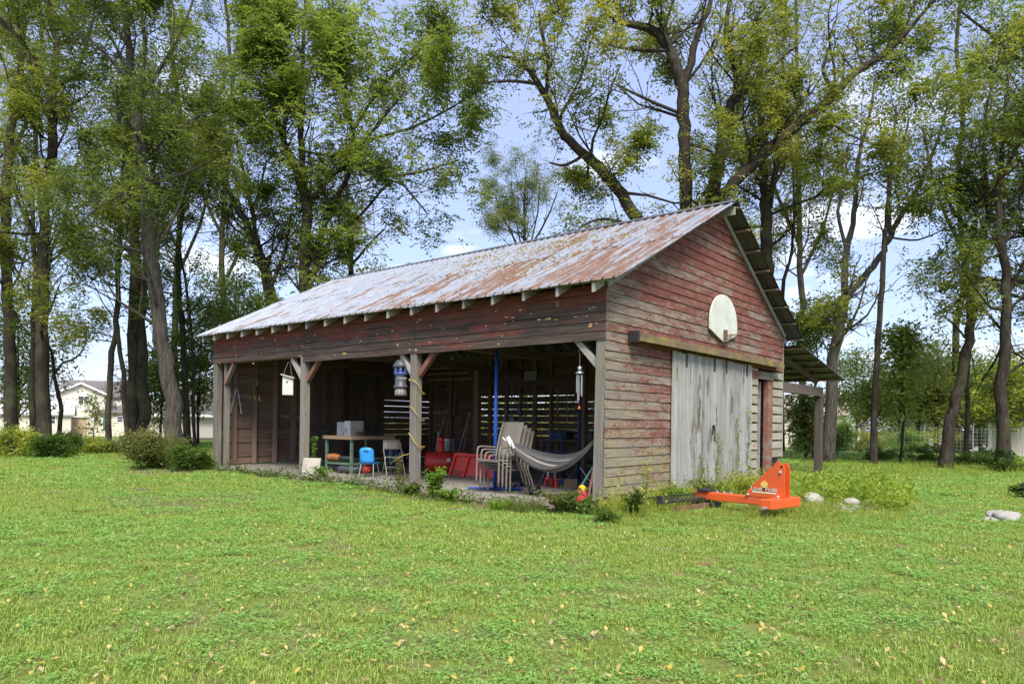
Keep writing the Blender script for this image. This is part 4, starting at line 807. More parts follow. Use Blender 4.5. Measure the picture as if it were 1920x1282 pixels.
stone('boulder', 'large rounded tan boulder in the yellow groundcover', 1522, 942, 0.36, 0.22, 1, d_=0.4)
stone('boulder', 'flatter pale boulder at the right of the pebble heap', 1597, 945, 0.26, 0.14, 2)
rr = random.Random(4)
for i, (u, v, s_) in enumerate(((1568, 952, .09), (1576, 948, .08), (1582, 955, .10), (1574, 958, .07), (1590, 958, .09), (1600, 957, .08), (1563, 957, .06), (1585, 961, .07), (1597, 962, .07), (1606, 953, .09), (1571, 943, .06), (1579, 942, .07))):
    tag(stone('pebble', 'fist-sized grey pebble in the small heap beside the boulders', u, v, s_, s_ * 0.7, 30 + i, 'pale_stone'), group='pebbles in the small heap')
stone('stump', 'weathered grey-white stump lying low in the lawn at far right', 1878, 976, 0.42, 0.18, 8, 'pale_stone', d_=0.30, spike=0.42)
stone('stump_root', 'pale root end lying beside the grey-white stump', 1856, 977, 0.30, 0.07, 9, 'pale_stone', d_=0.16, spike=0.2)

# patio chairs, stacked
def patio_chair():
    o = bpy.data.objects.new('patio_chair', None); COL.objects.link(o); W2 = 0.27
    for sx in (-1, 1):
        x = sx * W2
        MB().tube(smooth_path([(x, -0.30, 0.0), (x, -0.29, 0.45), (x, -0.27, 0.62), (x, -0.20, 0.655), (x, 0.0, 0.645), (x, 0.20, 0.63)], 4), 0.016, 8).build('arm_frame', M['taupe'], o, True)
        MB().tube(smooth_path([(x, 0.36, 0.0), (x, 0.28, 0.22), (x * 0.96, 0.19, 0.42), (x * 0.93, 0.25, 0.75), (x * 0.9, 0.36, 1.08)], 4), 0.016, 8).build('back_leg', M['taupe'], o, True)
        MB().tube([(x * 0.95, -0.28, 0.43), (x * 0.95, 0.20, 0.39)], 0.014, 7).build('seat_rail', M['taupe'], o, True)
    MB().tube([(-W2, -0.285, 0.40), (W2, -0.285, 0.40)], 0.013, 7).build('front_bar', M['taupe'], o)
    MB().sheet([[(x * W2 * 0.93, -0.30 + 0.5 * j / 6, 0.445 - 0.05 * j / 6 - 0.05 * (1 - x * x) * math.sin(math.pi * (j + .5) / 7) + (-0.02 if j == 0 else 0)) for j in range(7)] for x in (-1, -0.5, 0, 0.5, 1)]).build('seat', M['taupe_sling'], o, True, solid=0.008)
    MB().sheet([[(x * W2 * 0.90, 0.19 + 0.19 * (j / 6) ** 1.3 + 0.02 * (1 - x * x), 0.42 + 0.68 * j / 6) for j in range(7)] for x in (-1, -0.5, 0, 0.5, 1)]).build('backrest', M['taupe_sling'], o, True, solid=0.008)
    return o
def copy_thing(o):
    c = o.copy(); COL.objects.link(c)
    for ch in list(o.children): d = ch.copy(); COL.objects.link(d); d.parent = c
    return c
pc = patio_chair(); base = gnd(945, 922, FZ); rz = math.radians(-42); f = Vector((math.sin(rz), -math.cos(rz), 0))
for i, lb in enumerate(('bottom taupe sling patio chair of the stack, its back rightmost', 'second taupe patio chair from the bottom of the stack', 'third taupe patio chair from the bottom of the stack', 'topmost taupe patio chair of the stack, its tall back fully in view')):
    o = pc if i == 0 else copy_thing(pc); o.location = base - f * 0.16 + f * 0.10 * i + Vector((0, 0, 0.055 * i)); o.rotation_euler = (0, 0, rz); tag(o, lb, 'chair', 'stacked patio chairs')

# folding chair and child's chair
fc = here('folding_chair', 'beige metal folding chair standing open beside the mossy post', 'folding chair', 737, 891, math.radians(25))
for sx in (-1, 1):
    x = sx * 0.21
    MB().tube(smooth_path([(x, -0.26, 0), (x, -0.02, 0.42), (x * 0.98, 0.10, 0.66), (x * 0.80, 0.155, 0.79), (0, 0.165, 0.81)], 4), 0.011, 7).build('front_leg', M['beige_metal'], fc, True); MB().tube([(x * 0.9, 0.26, 0), (x * 0.9, -0.06, 0.44)], 0.011, 7).build('back_leg', M['beige_metal'], fc, True)
MB().sheet([[(x * 0.19, -0.22 + 0.36 * j / 4, 0.435 - 0.012 * (1 - x * x)) for j in range(5)] for x in (-1, -.5, 0, .5, 1)]).build('seat', M['beige_metal'], fc, True, solid=0.012)
MB().sheet([[(x * 0.20, 0.085 + 0.075 * j / 4 + 0.02 * (1 - x * x), 0.60 + 0.20 * j / 4) for j in range(5)] for x in (-1, -.5, 0, .5, 1)]).build('backrest', M['beige_metal'], fc, True, solid=0.01)
MB().tube([(-0.2, -0.14, 0.20), (0.2, -0.14, 0.20)], 0.008, 6).tube([(-0.19, 0.16, 0.14), (0.19, 0.16, 0.14)], 0.008, 6).build('cross_bar', M['beige_metal'], fc)
bc = here('child_chair', 'small school chair with sky-blue plastic shell and steel legs', 'chair', 692, 893, math.radians(172))
MB().sheet([[(x * (0.165 if j < 5 else 0.14), 0.14 + 0.05 * (j / 5) + 0.03 * (1 - x * x), 0.30 + 0.36 * j / 5 - (0.03 * abs(x) ** 3 if j == 5 else 0)) for j in range(6)] for x in (-1, -.6, -.2, .2, .6, 1)]).build('backrest', M['sky_plastic'], bc, True, solid=0.012)
MB().sheet([[(x * 0.18, 0.15 - 0.36 * j / 5, 0.32 - 0.015 * (1 - x * x) - (0.03 if j == 5 else 0)) for j in range(6)] for x in (-1, -.6, -.2, .2, .6, 1)]).build('seat', M['sky_plastic'], bc, True, solid=0.012)
MB().box(-0.045, 0.045, 0.218, 0.226, 0.57, 0.59).build('handle_slot', M['navy'], bc)
for sx in (-1, 1):
    MB().tube([(sx * 0.17, 0.20, 0), (sx * 0.14, 0.13, 0.30)], 0.011, 7).build('leg', M['steel'], bc); MB().tube([(sx * 0.17, -0.22, 0), (sx * 0.14, -0.12, 0.30)], 0.011, 7).build('leg', M['steel'], bc)

# workbench with things on and under it (barn-aligned)
wb = in_barn('workbench', 'wooden workbench with pale green metal legs behind the blue chair', 'workbench', 0.95, 7.55)
MB().box(0, 1.35, 0, 1.12, 0.80, 0.88).build('bench_top', M['benchwood'], wb, bevel=0.006); MB().box(0.05, 1.3, 0.05, 1.07, 0.20, 0.235).build('lower_shelf', M['green_metal'], wb)
for t, s in ((0.05, 0.05), (0.05, 1.02), (1.25, 0.05), (1.25, 1.02)): MB().box(t, t + 0.055, s, s + 0.055, 0, 0.80).build('leg', M['green_metal'], wb)
wx = in_barn('computer_case', 'old white computer case lying on the workbench', 'computer', 1.25, 7.98, FZ + 0.88, math.radians(8))
MB().box(0, 0.45, 0, 0.20, 0, 0.36).build('case', M['white_paint'], wx, bevel=0.006); MB().box(0.03, 0.40, 0.2, 0.48, 0.0, 0.33).build('side_cover', M['galv'], wx, bevel=0.004)
MB().tube(smooth_path([(-0.03, 0.05, 0.01), (-0.06, 0.07, 0.13), (-0.04, 0.11, 0.18), (-0.06, 0.15, 0.06), (-0.03, 0.18, 0.01)], 4), 0.006, 5).build('cable', M['black'], wx)
o = in_barn('metal_rack', 'dark wire rack on the right end of the workbench', 'rack', 1.75, 7.65, FZ + 0.88); q = MB()
for i in range(7): q.tube([(0.06 * i, 0, 0), (0.06 * i, 0, 0.14)], 0.006, 5)
q.tube([(0, 0, 0.14), (0.40, 0, 0.14)], 0.008, 6).tube([(0, 0, 0.01), (0.40, 0, 0.01)], 0.008, 6).build('wires', M['black'], o)
o = in_barn('small_vise', 'small rusty vise on the workbench beside the white computer', 'vise', 1.35, 7.72, FZ + 0.88)
MB().box(-0.05, 0.05, -0.04, 0.04, 0, 0.05).box(-0.07, 0.09, -0.03, 0.03, 0.05, 0.11).box(0.05, 0.09, -0.05, 0.05, 0.07, 0.15).tube([(-0.16, 0, 0.08), (-0.05, 0, 0.08)], 0.012, 6).build('body', M['rust_brown'], o)
o = in_barn('leaf_blower', 'orange leaf blower lying on the shelf under the workbench', 'leaf blower', 1.05, 8.30, FZ + 0.24)
MB().tube(smooth_path([(0, 0.30, 0.10), (0.05, 0.12, 0.13), (0.1, -0.05, 0.10)], 4), [0.03] + [0.08] * 7 + [0.07], 10).build('body', P_('dusty_orange', (0.42, 0.17, 0.05), 0.5), o, True); MB().tube([(0.10, -0.04, 0.10), (0.16, -0.55, 0.12)], [0.05, 0.035], 9).build('nozzle', M['dark_plastic'], o, True)
o = in_barn('covered_mower', 'low black mower shape on the floor under the workbench', 'mower', 1.3, 7.9); MB().lathe([(0.36, 0.02), (0.40, 0.12), (0.30, 0.18), (0.10, 0.19)], 16).build('deck', M['dark_plastic'], o, True); MB().lathe([(0.13, 0.0), (0.14, 0.10), (0.10, 0.16), (0.03, 0.17)], 12, Matrix.Translation((0.1, -0.35, 0.0))).build('engine_cover', M['red_paint'], o, True)
o = here('panel_board', 'dirty cream board leaning against the second post', 'board', 580, 894, math.radians(-14)); MB().box(-0.21, 0.21, 0, 0.035, 0, 0.43, Matrix.Rotation(math.radians(-15), 4, 'X')).build('board', P_('cream_board', (0.42, 0.385, 0.315), 0.7, (0.36, 0.33, 0.265), dirt=(0.25, 0.22, 0.17)), o, bevel=0.004)
o['category'] = 'board'

# snow thrower, scoop shovel, red blade
P_('thrower_red', (0.58, 0.04, 0.026), 0.4, (0.46, 0.034, 0.022), dirt=(0.28, 0.05, 0.035))
sb = in_barn('snow_thrower', 'red snow thrower parked behind the mossy middle post', 'snow thrower', 2.7, 6.35, FZ, math.radians(-48))
MB().sheet([[(x, 0.28 * math.cos(a) , 0.27 + 0.25 * math.sin(a)) for a in [math.radians(70 + 210 * j / 9) for j in range(10)]] for x in (-0.36, -0.12, 0.12, 0.36)]).build('auger_housing', M['thrower_red'], sb, True, solid=0.012)
for x in (-0.36, 0.36): MB().lathe([(0.29, 0), (0.29, 0.012)], 18, Matrix.Translation((x, 0.0, 0.27)) @ Matrix.Rotation(math.radians(90), 4, 'Y')).build('side_plate', M['thrower_red'], sb)
MB().tube([(math.cos(i * 0.7) * 0.0 + (-0.33 + 0.66 * i / 24), 0.16 * math.cos(i * 0.9), 0.27 + 0.16 * math.sin(i * 0.9)) for i in range(25)], 0.02, 6).build('auger', M['rust_brown'], sb, True)
MB().tube(smooth_path([(0, 0.05, 0.50), (0, 0.05, 0.72), (0.02, -0.05, 0.86)], 4), [0.09] * 5 + [0.08] * 4, 10).build('chute', M['thrower_red'], sb, True)
MB().box(-0.20, 0.20, 0.28, 0.62, 0.24, 0.52).build('engine', M['dark_plastic'], sb, bevel=0.02)
for x in (-0.26, 0.26):
    MB().lathe([(0.17, 0), (0.19, 0.03), (0.19, 0.08), (0.17, 0.11)], 18, Matrix.Translation((x - 0.05, 0.48, 0.19)) @ Matrix.Rotation(math.radians(90), 4, 'Y')).build('wheel', M['rubber'], sb); MB().tube([(x * 0.8, 0.6, 0.40), (x * 0.8, 1.05, 0.95)], 0.014, 7).build('handle', M['black'], sb)
MB().box(0.16, 0.25, -0.30, -0.285, 0.30, 0.38).build('white_label', M['white_paint'], sb)
P_('blade_red', (0.70, 0.05, 0.03), 0.4, (0.58, 0.04, 0.025), dirt=(0.35, 0.06, 0.04))
rb = in_barn('loader_blade', 'flat red steel blade with ribs leaning back behind the patio chairs', 'blade', 2.10, 3.72, FZ, 0.0)
LR = Matrix.Rotation(math.radians(22), 4, 'Y')
MB().box(0, 0.03, 0, 1.75, 0, 0.56, LR).build('plate', M['blade_red'], rb, bevel=0.006)
for s in (0.02, 0.62, 1.25, 1.68): MB().box(-0.05, 0.0, s, s + 0.06, 0.01, 0.55, LR).build('rib', M['blade_red'], rb, bevel=0.004)
MB().box(-0.055, 0.0, 0.0, 1.75, 0.50, 0.57, LR).build('top_rail', M['blade_red'], rb, bevel=0.004); MB().box(-0.02, 0.05, 0.0, 1.75, -0.02, 0.06, LR).build('cutting_edge', M['rust_brown'], rb)
MB().tube([LR @ Vector(p) for p in ((-0.06, 1.30, 0.12), (-0.10, 1.36, 0.12), (-0.10, 1.56, 0.12), (-0.06, 1.62, 0.12))], 0.012, 6).build('latch', M['rust_brown'], rb)
sh = in_barn('scoop_shovel', 'aluminium snow shovel standing behind the red snow thrower', 'shovel', 3.9, 7.35, FZ, math.radians(-50))
MB().sheet([[(x * 0.24, 0.10 * x * x - 0.02 - 0.05 * (j / 6), 0.42 + 0.40 * j / 6) for j in range(7)] for x in (-1, -.66, -.33, 0, .33, .66, 1)]).build('scoop', M['steel'], sh, True, solid=0.006); MB().tube([(0, -0.05, 0.42), (0.02, 0.06, -0.02)], 0.016, 8).build('shaft', M['palewood'], sh)
MB().tube([(-0.3, 0.05, 0), (-0.22, 0.0, 1.0)], 0.013, 7).build('handle', M['white_paint'], sh)

# hammock between the corner post and the chairs
hm = thing('hammock', 'striped grey hammock slung from the corner post to the stacked chairs', 'hammock', b2w(0.12, 0.22, 1.05), 0); A, B = Vector((0, 0, 0)), b2w(0.20, 2.12, 0.93) - b2w(0.12, 0.22, 1.05)
side = Vector((math.sin(TH), math.cos(TH), 0)); cols = []; nL, nW = 26, 19
for i in range(nL + 1):
    k = i / nL; c = A.lerp(B, k) - Vector((0, 0, 0.50 * 4 * k * (1 - k) * (0.80 + 0.35 * (1 - k)))); wv = 0.035 + 0.145 * math.sin(math.pi * k) ** 0.7; row = []
    for j in range(nW):
        q = (j / (nW - 1)) * 2 - 1; row.append(c + side * (q * wv) + Vector((0, 0, wv * 0.85 * q * q + 0.016 * math.sin(j * 2.1 + k * 3) + (0.10 * math.sin(math.pi * k) * q))))
    cols.append(row)
hs = MB()
cm = [P_('stripe_cream', (0.25, 0.225, 0.19), 0.85), P_('stripe_grey', (0.09, 0.087, 0.087), 0.85), P_('stripe_dark', (0.05, 0.05, 0.052), 0.85), P_('stripe_tan', (0.20, 0.175, 0.14), 0.85)]
for j in range(nW - 1): hs.m = (0, 1, 2, 1, 0, 2, 3, 1, 2)[j % 9]; hs.sheet([[r[j], r[j + 1]] for r in cols])
hs.build('cloth', cm, hm, True)
MB().tube([cols[-1][9], B + Vector((-0.10, 0.05, 0.10))], 0.012, 6).tube(smooth_path([B + Vector((-0.02, -0.03, 0.10)), B + Vector((0.03, -0.05, -0.02)), B + Vector((0.06, -0.06, -0.16)), B + Vector((0.10, -0.05, -0.18)), B + Vector((0.09, -0.05, -0.04)), B + Vector((0.0, -0.03, 0.12))], 4), 0.022, 7).build('end_loop', M['cream_rope'], hm, True)
MB().tube([cols[0][9], (-0.04, 0.06, 0.06)], 0.014, 6).build('end_cord', M['stripe_grey'], hm)

# blue net stand with dark net
ns = thing('net_stand', 'blue steel net stand with tall tapered pole beside the patio chairs', 'net stand', b2w(0.55, 2.72, FZ), BROT)
MB().tube([(0.0, 0.0, 0.0), (0.02, 0.02, 1.3), (0.06, 0.05, 2.62)], [0.035, 0.04, 0.028], 10).build('pole', M['blue_steel'], ns, True); MB().tube([(-0.28, 0.42, 0.03), (0.30, -0.42, 0.03)], 0.022, 8).tube([(0, 0, 0.03), (0.7, 0.1, 0.03)], 0.022, 8).build('base_bar', M['blue_steel'], ns)
MB().tube(smooth_path([(0.06, 0.05, 2.55), (0.07, -0.05, 2.42), (0.09, -0.03, 2.25), (0.04, 0.02, 2.2)], 4), 0.008, 5).build('strap', M['navy'], ns)
n2 = thing('net_stand', 'second blue net stand deeper in the barn under the hammock', 'net stand', b2w(2.75, 2.35, FZ), BROT)
MB().tube([(0, 0, 0), (0, 0, 2.3)], 0.036, 10).build('pole', M['navy'], n2, True); MB().tube([(-0.1, 0.45, 0.03), (0.1, -0.75, 0.03)], 0.028, 8).build('base_bar', M['blue_steel'], n2); MB().tube([(0.0, 0.32, 0.04), (0, 0.02, 0.36)], 0.012, 6).tube([(0, -0.32, 0.04), (0, -0.02, 0.36)], 0.012, 6).build('stay', M['steel'], n2)
net = MB(); a, b_ = Vector((0.62, 2.7, 0)), Vector((2.7, 2.38, 0))
for i in range(29): p = a.lerp(b_, i / 28); net.bar((p.x, p.y, 0.15), (p.x, p.y, 2.2), 0.004)
for i in range(28): net.bar((a.x, a.y, 0.15 + i * 0.076), (b_.x, b_.y, 0.15 + i * 0.076), 0.004)
o = net.build('sports_net', M['black']); o.location = BARN.location; o.rotation_euler = BARN.rotation_euler; tag(o, 'fine black net strung between the two blue stands', 'net')

# hand trucks
def hand_truck(name, label, loc, rz, mat, h=1.5, w_=0.34):
    o = thing(name, label, 'hand truck', loc, rz)
    MB().tube(smooth_path([(-w_/2, 0, 0.05), (-w_/2, 0.02, h * 0.75), (-w_/2 * 0.95, 0.03, h * 0.9), (-w_/4, 0.04, h), (w_/4, 0.04, h), (w_/2 * 0.95, 0.03, h * 0.9), (w_/2, 0.02, h * 0.75), (w_/2, 0, 0.05)], 4), 0.016, 7).build('frame', mat, o, True)
    for z in (0.3, 0.62, 0.92): MB().tube([(-w_/2, 0.01, z), (w_/2, 0.01, z)], 0.012, 6).build('rung', mat, o)
    MB().box(-0.2, 0.2, -0.22, 0.0, 0.0, 0.012).build('toe_plate', M['galv'], o)
    for x in (-0.2, 0.2): MB().lathe([(0.09, -0.03), (0.12, -0.02), (0.12, 0.02), (0.09, 0.03)], 14, Matrix.Translation((x, 0.1, 0.12)) @ Matrix.Rotation(math.radians(90), 4, 'Y')).build('wheel', M['rubber'], o)
hand_truck('hand_truck', 'navy hand truck whose arched handle rises behind the patio chairs', b2w(1.25, 2.88, FZ), math.radians(8), M['navy'], 1.52)
hand_truck('hand_truck', 'low blue hand truck leaning under the middle of the hammock', b2w(3.6, 3.6, FZ), math.radians(-10), M['blue_steel'], 1.0, 0.3)

# small things near the corner post
o = here('wheeled_axle', 'pair of small white-hubbed wheels on an axle below the hammock', 'wheels', 1004, 927, math.radians(-20))
for x in (-0.085, 0.085): w_ = MB().lathe([(0.05, -0.022), (0.075, -0.018), (0.075, 0.018), (0.05, 0.022)], 18, Matrix.Translation((x, -0.02, 0.075)) @ Matrix.Rotation(math.radians(72), 4, 'Y')).build('wheel', M['rubber'], o); MB().lathe([(0.042, -0.026), (0.045, -0.024), (0.045, 0.024), (0.042, 0.026)], 14, Matrix.Translation((x, -0.02, 0.075)) @ Matrix.Rotation(math.radians(72), 4, 'Y')).build('hub', M['white_paint'], w_)
MB().tube([(-0.085, 0, 0.075), (0.085, 0, 0.075)], 0.012, 6).tube([(0, 0, 0.075), (0.05, 0.6, 0.5)], 0.012, 6).build('axle', M['black'], o)
for i, (u, lb) in enumerate(((1027, 'left red jack stand on the barn floor below the hammock'), (1040, 'right red jack stand on the barn floor below the hammock'))):
    o = here('jack_stand', lb, 'jack stand', u, 913, 0.3 + i, group='jack stands'); q = MB()
    for a in (0.4, 1.97, 3.54, 5.1): q.bar((0.11 * math.cos(a), 0.11 * math.sin(a), 0), (0.03 * math.cos(a), 0.03 * math.sin(a), 0.22), 0.035, 0.008)
    q.build('legs', M['red_paint'], o); MB().tube([(0, 0, 0.16), (0, 0, 0.30)], 0.022, 8).box(-0.05, 0.05, -0.02, 0.02, 0.30, 0.32).build('column', M['steel'], o)
o = here('wooden_crate', 'brown cardboard box on the floor below the right half of the hammock', 'box', 1071, 913, -0.2); MB().box(-0.13, 0.13, -0.10, 0.10, 0, 0.16).build('box', M['cardboard'], o, bevel=0.004); MB().box(-0.13, 0.13, -0.02, 0.02, 0.1605, 0.163).build('tape', M['beige_metal'], o)
o = thing('fuel_can', 'red fuel can with round yellow cap beside the barn corner post', 'can', b2w(0.0, 0.42, FZ), 0.4)
MB().lathe([(0.085, 0), (0.095, 0.02), (0.095, 0.15), (0.07, 0.19), (0.03, 0.20)], 16).build('body', M['pink_red'], o, True); MB().lathe([(0.0, -0.02), (0.055, -0.018), (0.06, 0.0), (0.055, 0.018), (0.0, 0.02)], 18, Matrix.Translation((0, -0.03, 0.23)) @ Matrix.Rotation(math.radians(70), 4, 'X')).build('cap', M['yellow_plastic'], o)
for i, (a, b_, lb) in enumerate((((0.02, 0.62, 0.0), (0.16, 0.17, 0.80), 'longer green pole leaning on the inside of the corner post'), ((0.02, 0.36, 0.0), (0.13, 0.22, 0.55), 'shorter green pole leaning close to the corner post'))):
    o = MB().tube([b2w(*a) + Vector((0, 0, FZ)), b2w(*b_)], 0.017, 8).build('green_pole', M['green_pole']); tag(o, lb, 'pole', 'green poles at the corner post')
o = MB().bar(b2w(-0.02, 0.30, 0.02), b2w(0.05, 0.22, 0.62), 0.06, 0.03).build('plank_offcut', M['rust_brown']); tag(o, 'short brown plank leaning on the foot of the corner post', 'plank')

# hanging things along the front
bh = thing('birdhouse', 'white wooden birdhouse hanging by a wire from the second post brace', 'birdhouse', b2w(0.08, 8.82, 1.87), BROT - math.radians(38))
MB().prism([(-0.12, 0.0), (0.12, 0.0), (0.12, 0.40), (-0.12, 0.46)], 0.22, Matrix.Translation((0, -0.11, 0)) @ Matrix.Rotation(0, 4, 'Z')).build('box', M['white_paint'], bh, bevel=0.003); MB().raw([(-0.16,-0.17,0.478),(0.15,-0.17,0.40),(0.15,0.14,0.40),(-0.16,0.14,0.478)], [(0,1,2,3)]).build('roof', M['white_paint'], bh, solid=0.02)
MB().lathe([(0.022, 0), (0.022, 0.003)], 14, Matrix.Translation((-0.02, -0.112, 0.30)) @ Matrix.Rotation(math.radians(90), 4, 'X')).build('entrance_hole', M['black'], bh); MB().tube(smooth_path([(-0.11, 0, 0.46), (-0.08, 0, 0.58), (0.0, 0.0, 0.78), (0.04, 0, 0.74), (0.06, 0, 0.55), (0.09, 0, 0.42)], 4), 0.004, 5).build('hanging_wire', M['galv'], bh)
it = thing('insect_trap', 'grey and blue hanging insect trap beside the middle post', 'insect trap', b2w(0.06, 4.82, 1.80), BROT - math.radians(45))
MB().lathe([(0.10, 0.0), (0.115, 0.02), (0.115, 0.14), (0.10, 0.15)], 24).build('catch_basket', P_('basket_mesh', (0.33, 0.30, 0.25), 0.6), it, True)
q = MB()
for i in range(12): a = i * math.pi / 6; q.bar((0.117 * math.cos(a), 0.117 * math.sin(a), 0.0), (0.117 * math.cos(a), 0.117 * math.sin(a), 0.15), 0.012, 0.008)
q.build('basket_bars', M['grey_plastic'], it); MB().lathe([(0.14, 0.15), (0.145, 0.17), (0.135, 0.20), (0.115, 0.22), (0.115, 0.40), (0.125, 0.43)], 28).build('body', M['grey_plastic'], it, True)
MB().lathe([(0.085, 0.43), (0.085, 0.56)], 16).build('fan_core', M['dark_plastic'], it)
q = MB()
for i in range(8): a = i * math.pi / 4; q.bar((0.125 * math.cos(a), 0.125 * math.sin(a), 0.42), (0.135 * math.cos(a), 0.135 * math.sin(a), 0.57), 0.035, 0.014, up=(math.cos(a), math.sin(a), 0))
q.build('blue_struts', M['periwinkle'], it); MB().lathe([(0.13, 0.42), (0.14, 0.44), (0.13, 0.45)], 24).build('blue_ring', M['periwinkle'], it, True); MB().lathe([(0.155, 0.56), (0.165, 0.58), (0.13, 0.64), (0.09, 0.70), (0.05, 0.715)], 28).build('lid', M['grey_plastic'], it, True)
MB().tube(smooth_path([(0, 0, 0.71), (0.0, 0, 0.76), (0.02, 0, 0.80), (0.0, 0, 0.84)], 3), 0.006, 6).build('hook', M['steel'], it)
tx = text_mesh('DYNATRAP', 0.034, M['white_paint'], 'lettering', it, 0.001, 0.001); tx.location = (0.035, -0.119, 0.34); tx.rotation_euler = (math.radians(90), 0, math.radians(12))
ch = thing('wind_chime', 'silver tube wind chime hanging from the brace of the corner post', 'wind chime', b2w(0.10, 0.55, 1.62), 0.3)
MB().tube([(0, 0, 0.55), (0, 0, 0.80)], 0.003, 4).tube(smooth_path([(0.0, 0, 0.80), (-0.02, 0, 0.86), (0.03, 0, 0.86), (0.14, 0.02, 0.84)], 3), 0.004, 5).build('hook', M['galv'], ch); MB().lathe([(0.005, 0.52), (0.03, 0.53), (0.036, 0.56), (0.03, 0.59), (0.005, 0.60)], 12).lathe([(0.065, 0.475), (0.068, 0.485), (0.06, 0.50), (0.02, 0.52)], 16).build('top_disc', M['steel'], ch, True)
for i, l in enumerate((0.36, 0.42, 0.30, 0.46, 0.34)): a = i * 1.257; MB().tube([(0.045 * math.cos(a), 0.045 * math.sin(a), 0.47 - l), (0.045 * math.cos(a), 0.045 * math.sin(a), 0.455)], 0.009, 8).build('tube', M['steel'], ch)
MB().tube([(0, 0, -0.05), (0, 0, 0.5)], 0.0015, 3).box(-0.02, 0.02, -0.001, 0.001, -0.09, -0.05).build('sail', M['orange_cord'], ch)
vt = in_barn('tube_chime', 'two grey metal tubes hanging in a V from a stud of the far wall', 'tubes', 0.56, BL - 0.20, 1.45)
MB().tube([(-0.02, -0.02, 0.66), (-0.17, -0.03, 0.0)], 0.017, 8).build('tube', M['galv'], vt); MB().tube([(0.02, -0.02, 0.66), (0.14, -0.03, -0.02)], 0.017, 8).build('tube', M['galv'], vt); MB().tube([(-0.02, 0, 0.66), (0, 0.03, 0.74), (0.02, 0, 0.66)], 0.004, 4).build('cord', M['black'], vt)
lp = in_barn('lopper', 'pruning lopper with orange grips hanging on the far wall', 'lopper', 1.17, BL - 0.20, 1.80)
MB().tube([(-0.01, 0, 0.42), (-0.06, -0.01, 0.12)], 0.012, 7).tube([(0.01, 0, 0.42), (0.06, -0.01, 0.12)], 0.012, 7).build('handle', M['black'], lp); MB().tube([(-0.06, -0.01, 0.14), (-0.075, -0.01, 0.0)], 0.018, 7).tube([(0.06, -0.01, 0.14), (0.075, -0.01, 0.0)], 0.018, 7).build('grip', M['yellow_plastic'], lp); MB().prism([(-0.03, 0.40), (0.03, 0.40), (0.035, 0.50), (0.0, 0.66), (-0.03, 0.55)], 0.01).build('blade', M['galv'], lp)
rope = in_barn('yellow_rope', 'thin yellow rope wound around the mossy middle post', 'rope', -0.006, 4.40, 0.0); pts = []
for i in range(46):
    a = i * 0.42; z = 2.35 - i * 0.037; cx, cs = math.cos(a), math.sin(a); k = 0.125 / max(abs(cx), abs(cs)); pts.append((0.10 + cx * k, -0.01 + cs * k, z + 0.05 * math.sin(i * 0.9)))
MB().tube(pts + [(-0.06, 0.2, 0.62), (-0.12, 0.5, 0.45)], 0.007, 5).build('strand', M['yellow_rope'], rope, True)

# along the back wall
pl = ('rake', 'shovel', 'hoe', 'broom', 'fork'); tl = [(4.9, 11.2, 'palewood', 1.5), (4.9, 10.7, 'yellow_plastic', 1.3), (5.0, 10.2, 'steel', 1.6), (4.8, 9.8, 'palewood', 1.2), (5.0, 9.5, 'blue_steel', 1.1), (5.1, 9.1, 'olive', 1.5), (5.0, 8.8, 'yellow_plastic', 1.0)]
tn = ('pale-handled', 'yellow-handled', 'grey-handled', 'short pale-handled', 'blue-handled', 'olive-handled', 'short yellow-handled'); rr = random.Random(8)
for i, (t, s, m, h) in enumerate(tl):
    o = in_barn('garden_tool', f'{tn[i]} garden tool leaning in the row behind the snow thrower', 'garden tool', t + 2.2, s, FZ, 0, 'garden tools leaning on the back wall'); dx = rr.uniform(-0.25, 0.25)
    MB().tube([(0, 0, 0.02), (0.42, dx, h)], 0.016, 7).build('handle', M[m], o); q = MB()
    if i % 2: q.sheet([[(x * 0.0 - 0.02, x * 0.11, 0.0 + 0.28 * j / 3) for j in range(4)] for x in (-1, 0, 1)])
    else:
        for x in range(6): q.bar((0.44, dx + (x - 2.5) * 0.05, h), (0.36, dx + (x - 2.5) * 0.05, h + 0.02), 0.01)
        q.bar((0.44, dx - 0.14, h), (0.44, dx + 0.14, h), 0.018)
    q.build('head', M['rust_brown'], o)
for i, (z, s0, s1) in enumerate(((3.10, 10.3, 12.0), (2.92, 10.1, 12.1), (2.72, 9.9, 12.1))):
    o = MB().bar(b2w(BW - 0.30, s0, z), b2w(BW - 0.30, s1, z + 0.01), 0.05, 0.045).build('pale_bar', M['palewood']); tag(o, ('highest', 'middle', 'lowest')[i] + ' of three pale bars running level along the back wall', 'pole', 'pale bars along the back wall')  # level pale bars just in front of the upper back wall
    for s in (s0 + 0.2, s1 - 0.2): pass
wn = in_barn('wire_glass_window', 'small bright gridded window high in the back wall', 'window', BW - 0.19, 7.62, 2.60, 0)
MB().box(0, 0.012, -0.24, 0.24, 0, 0.29).build('pane', P_('frosted_pane', (0.62, 0.64, 0.54), 0.5), wn); q = MB()
for i in range(9): q.box(-0.006, 0, -0.24 + 0.06 * i - 0.003, -0.24 + 0.06 * i + 0.003, 0, 0.29)
for i in range(6): q.box(-0.0075, -0.0015, -0.24, 0.24, 0.058 * i - 0.003, 0.058 * i + 0.003)
q.build('grid_wire', M['black'], wn)
tb = in_barn('rear_table', 'long rough table loaded with boxes against the back wall', 'table', BW - 1.15, 3.7)
MB().box(0, 0.9, 0, 2.9, 0.74, 0.79).build('table_top', M['inner'], tb)
for t, s in ((0.05, 0.1), (0.8, 0.1), (0.05, 2.7), (0.8, 2.7)): MB().box(t, t + 0.08, s, s + 0.08, 0, 0.74).build('leg', M['stud'], tb)
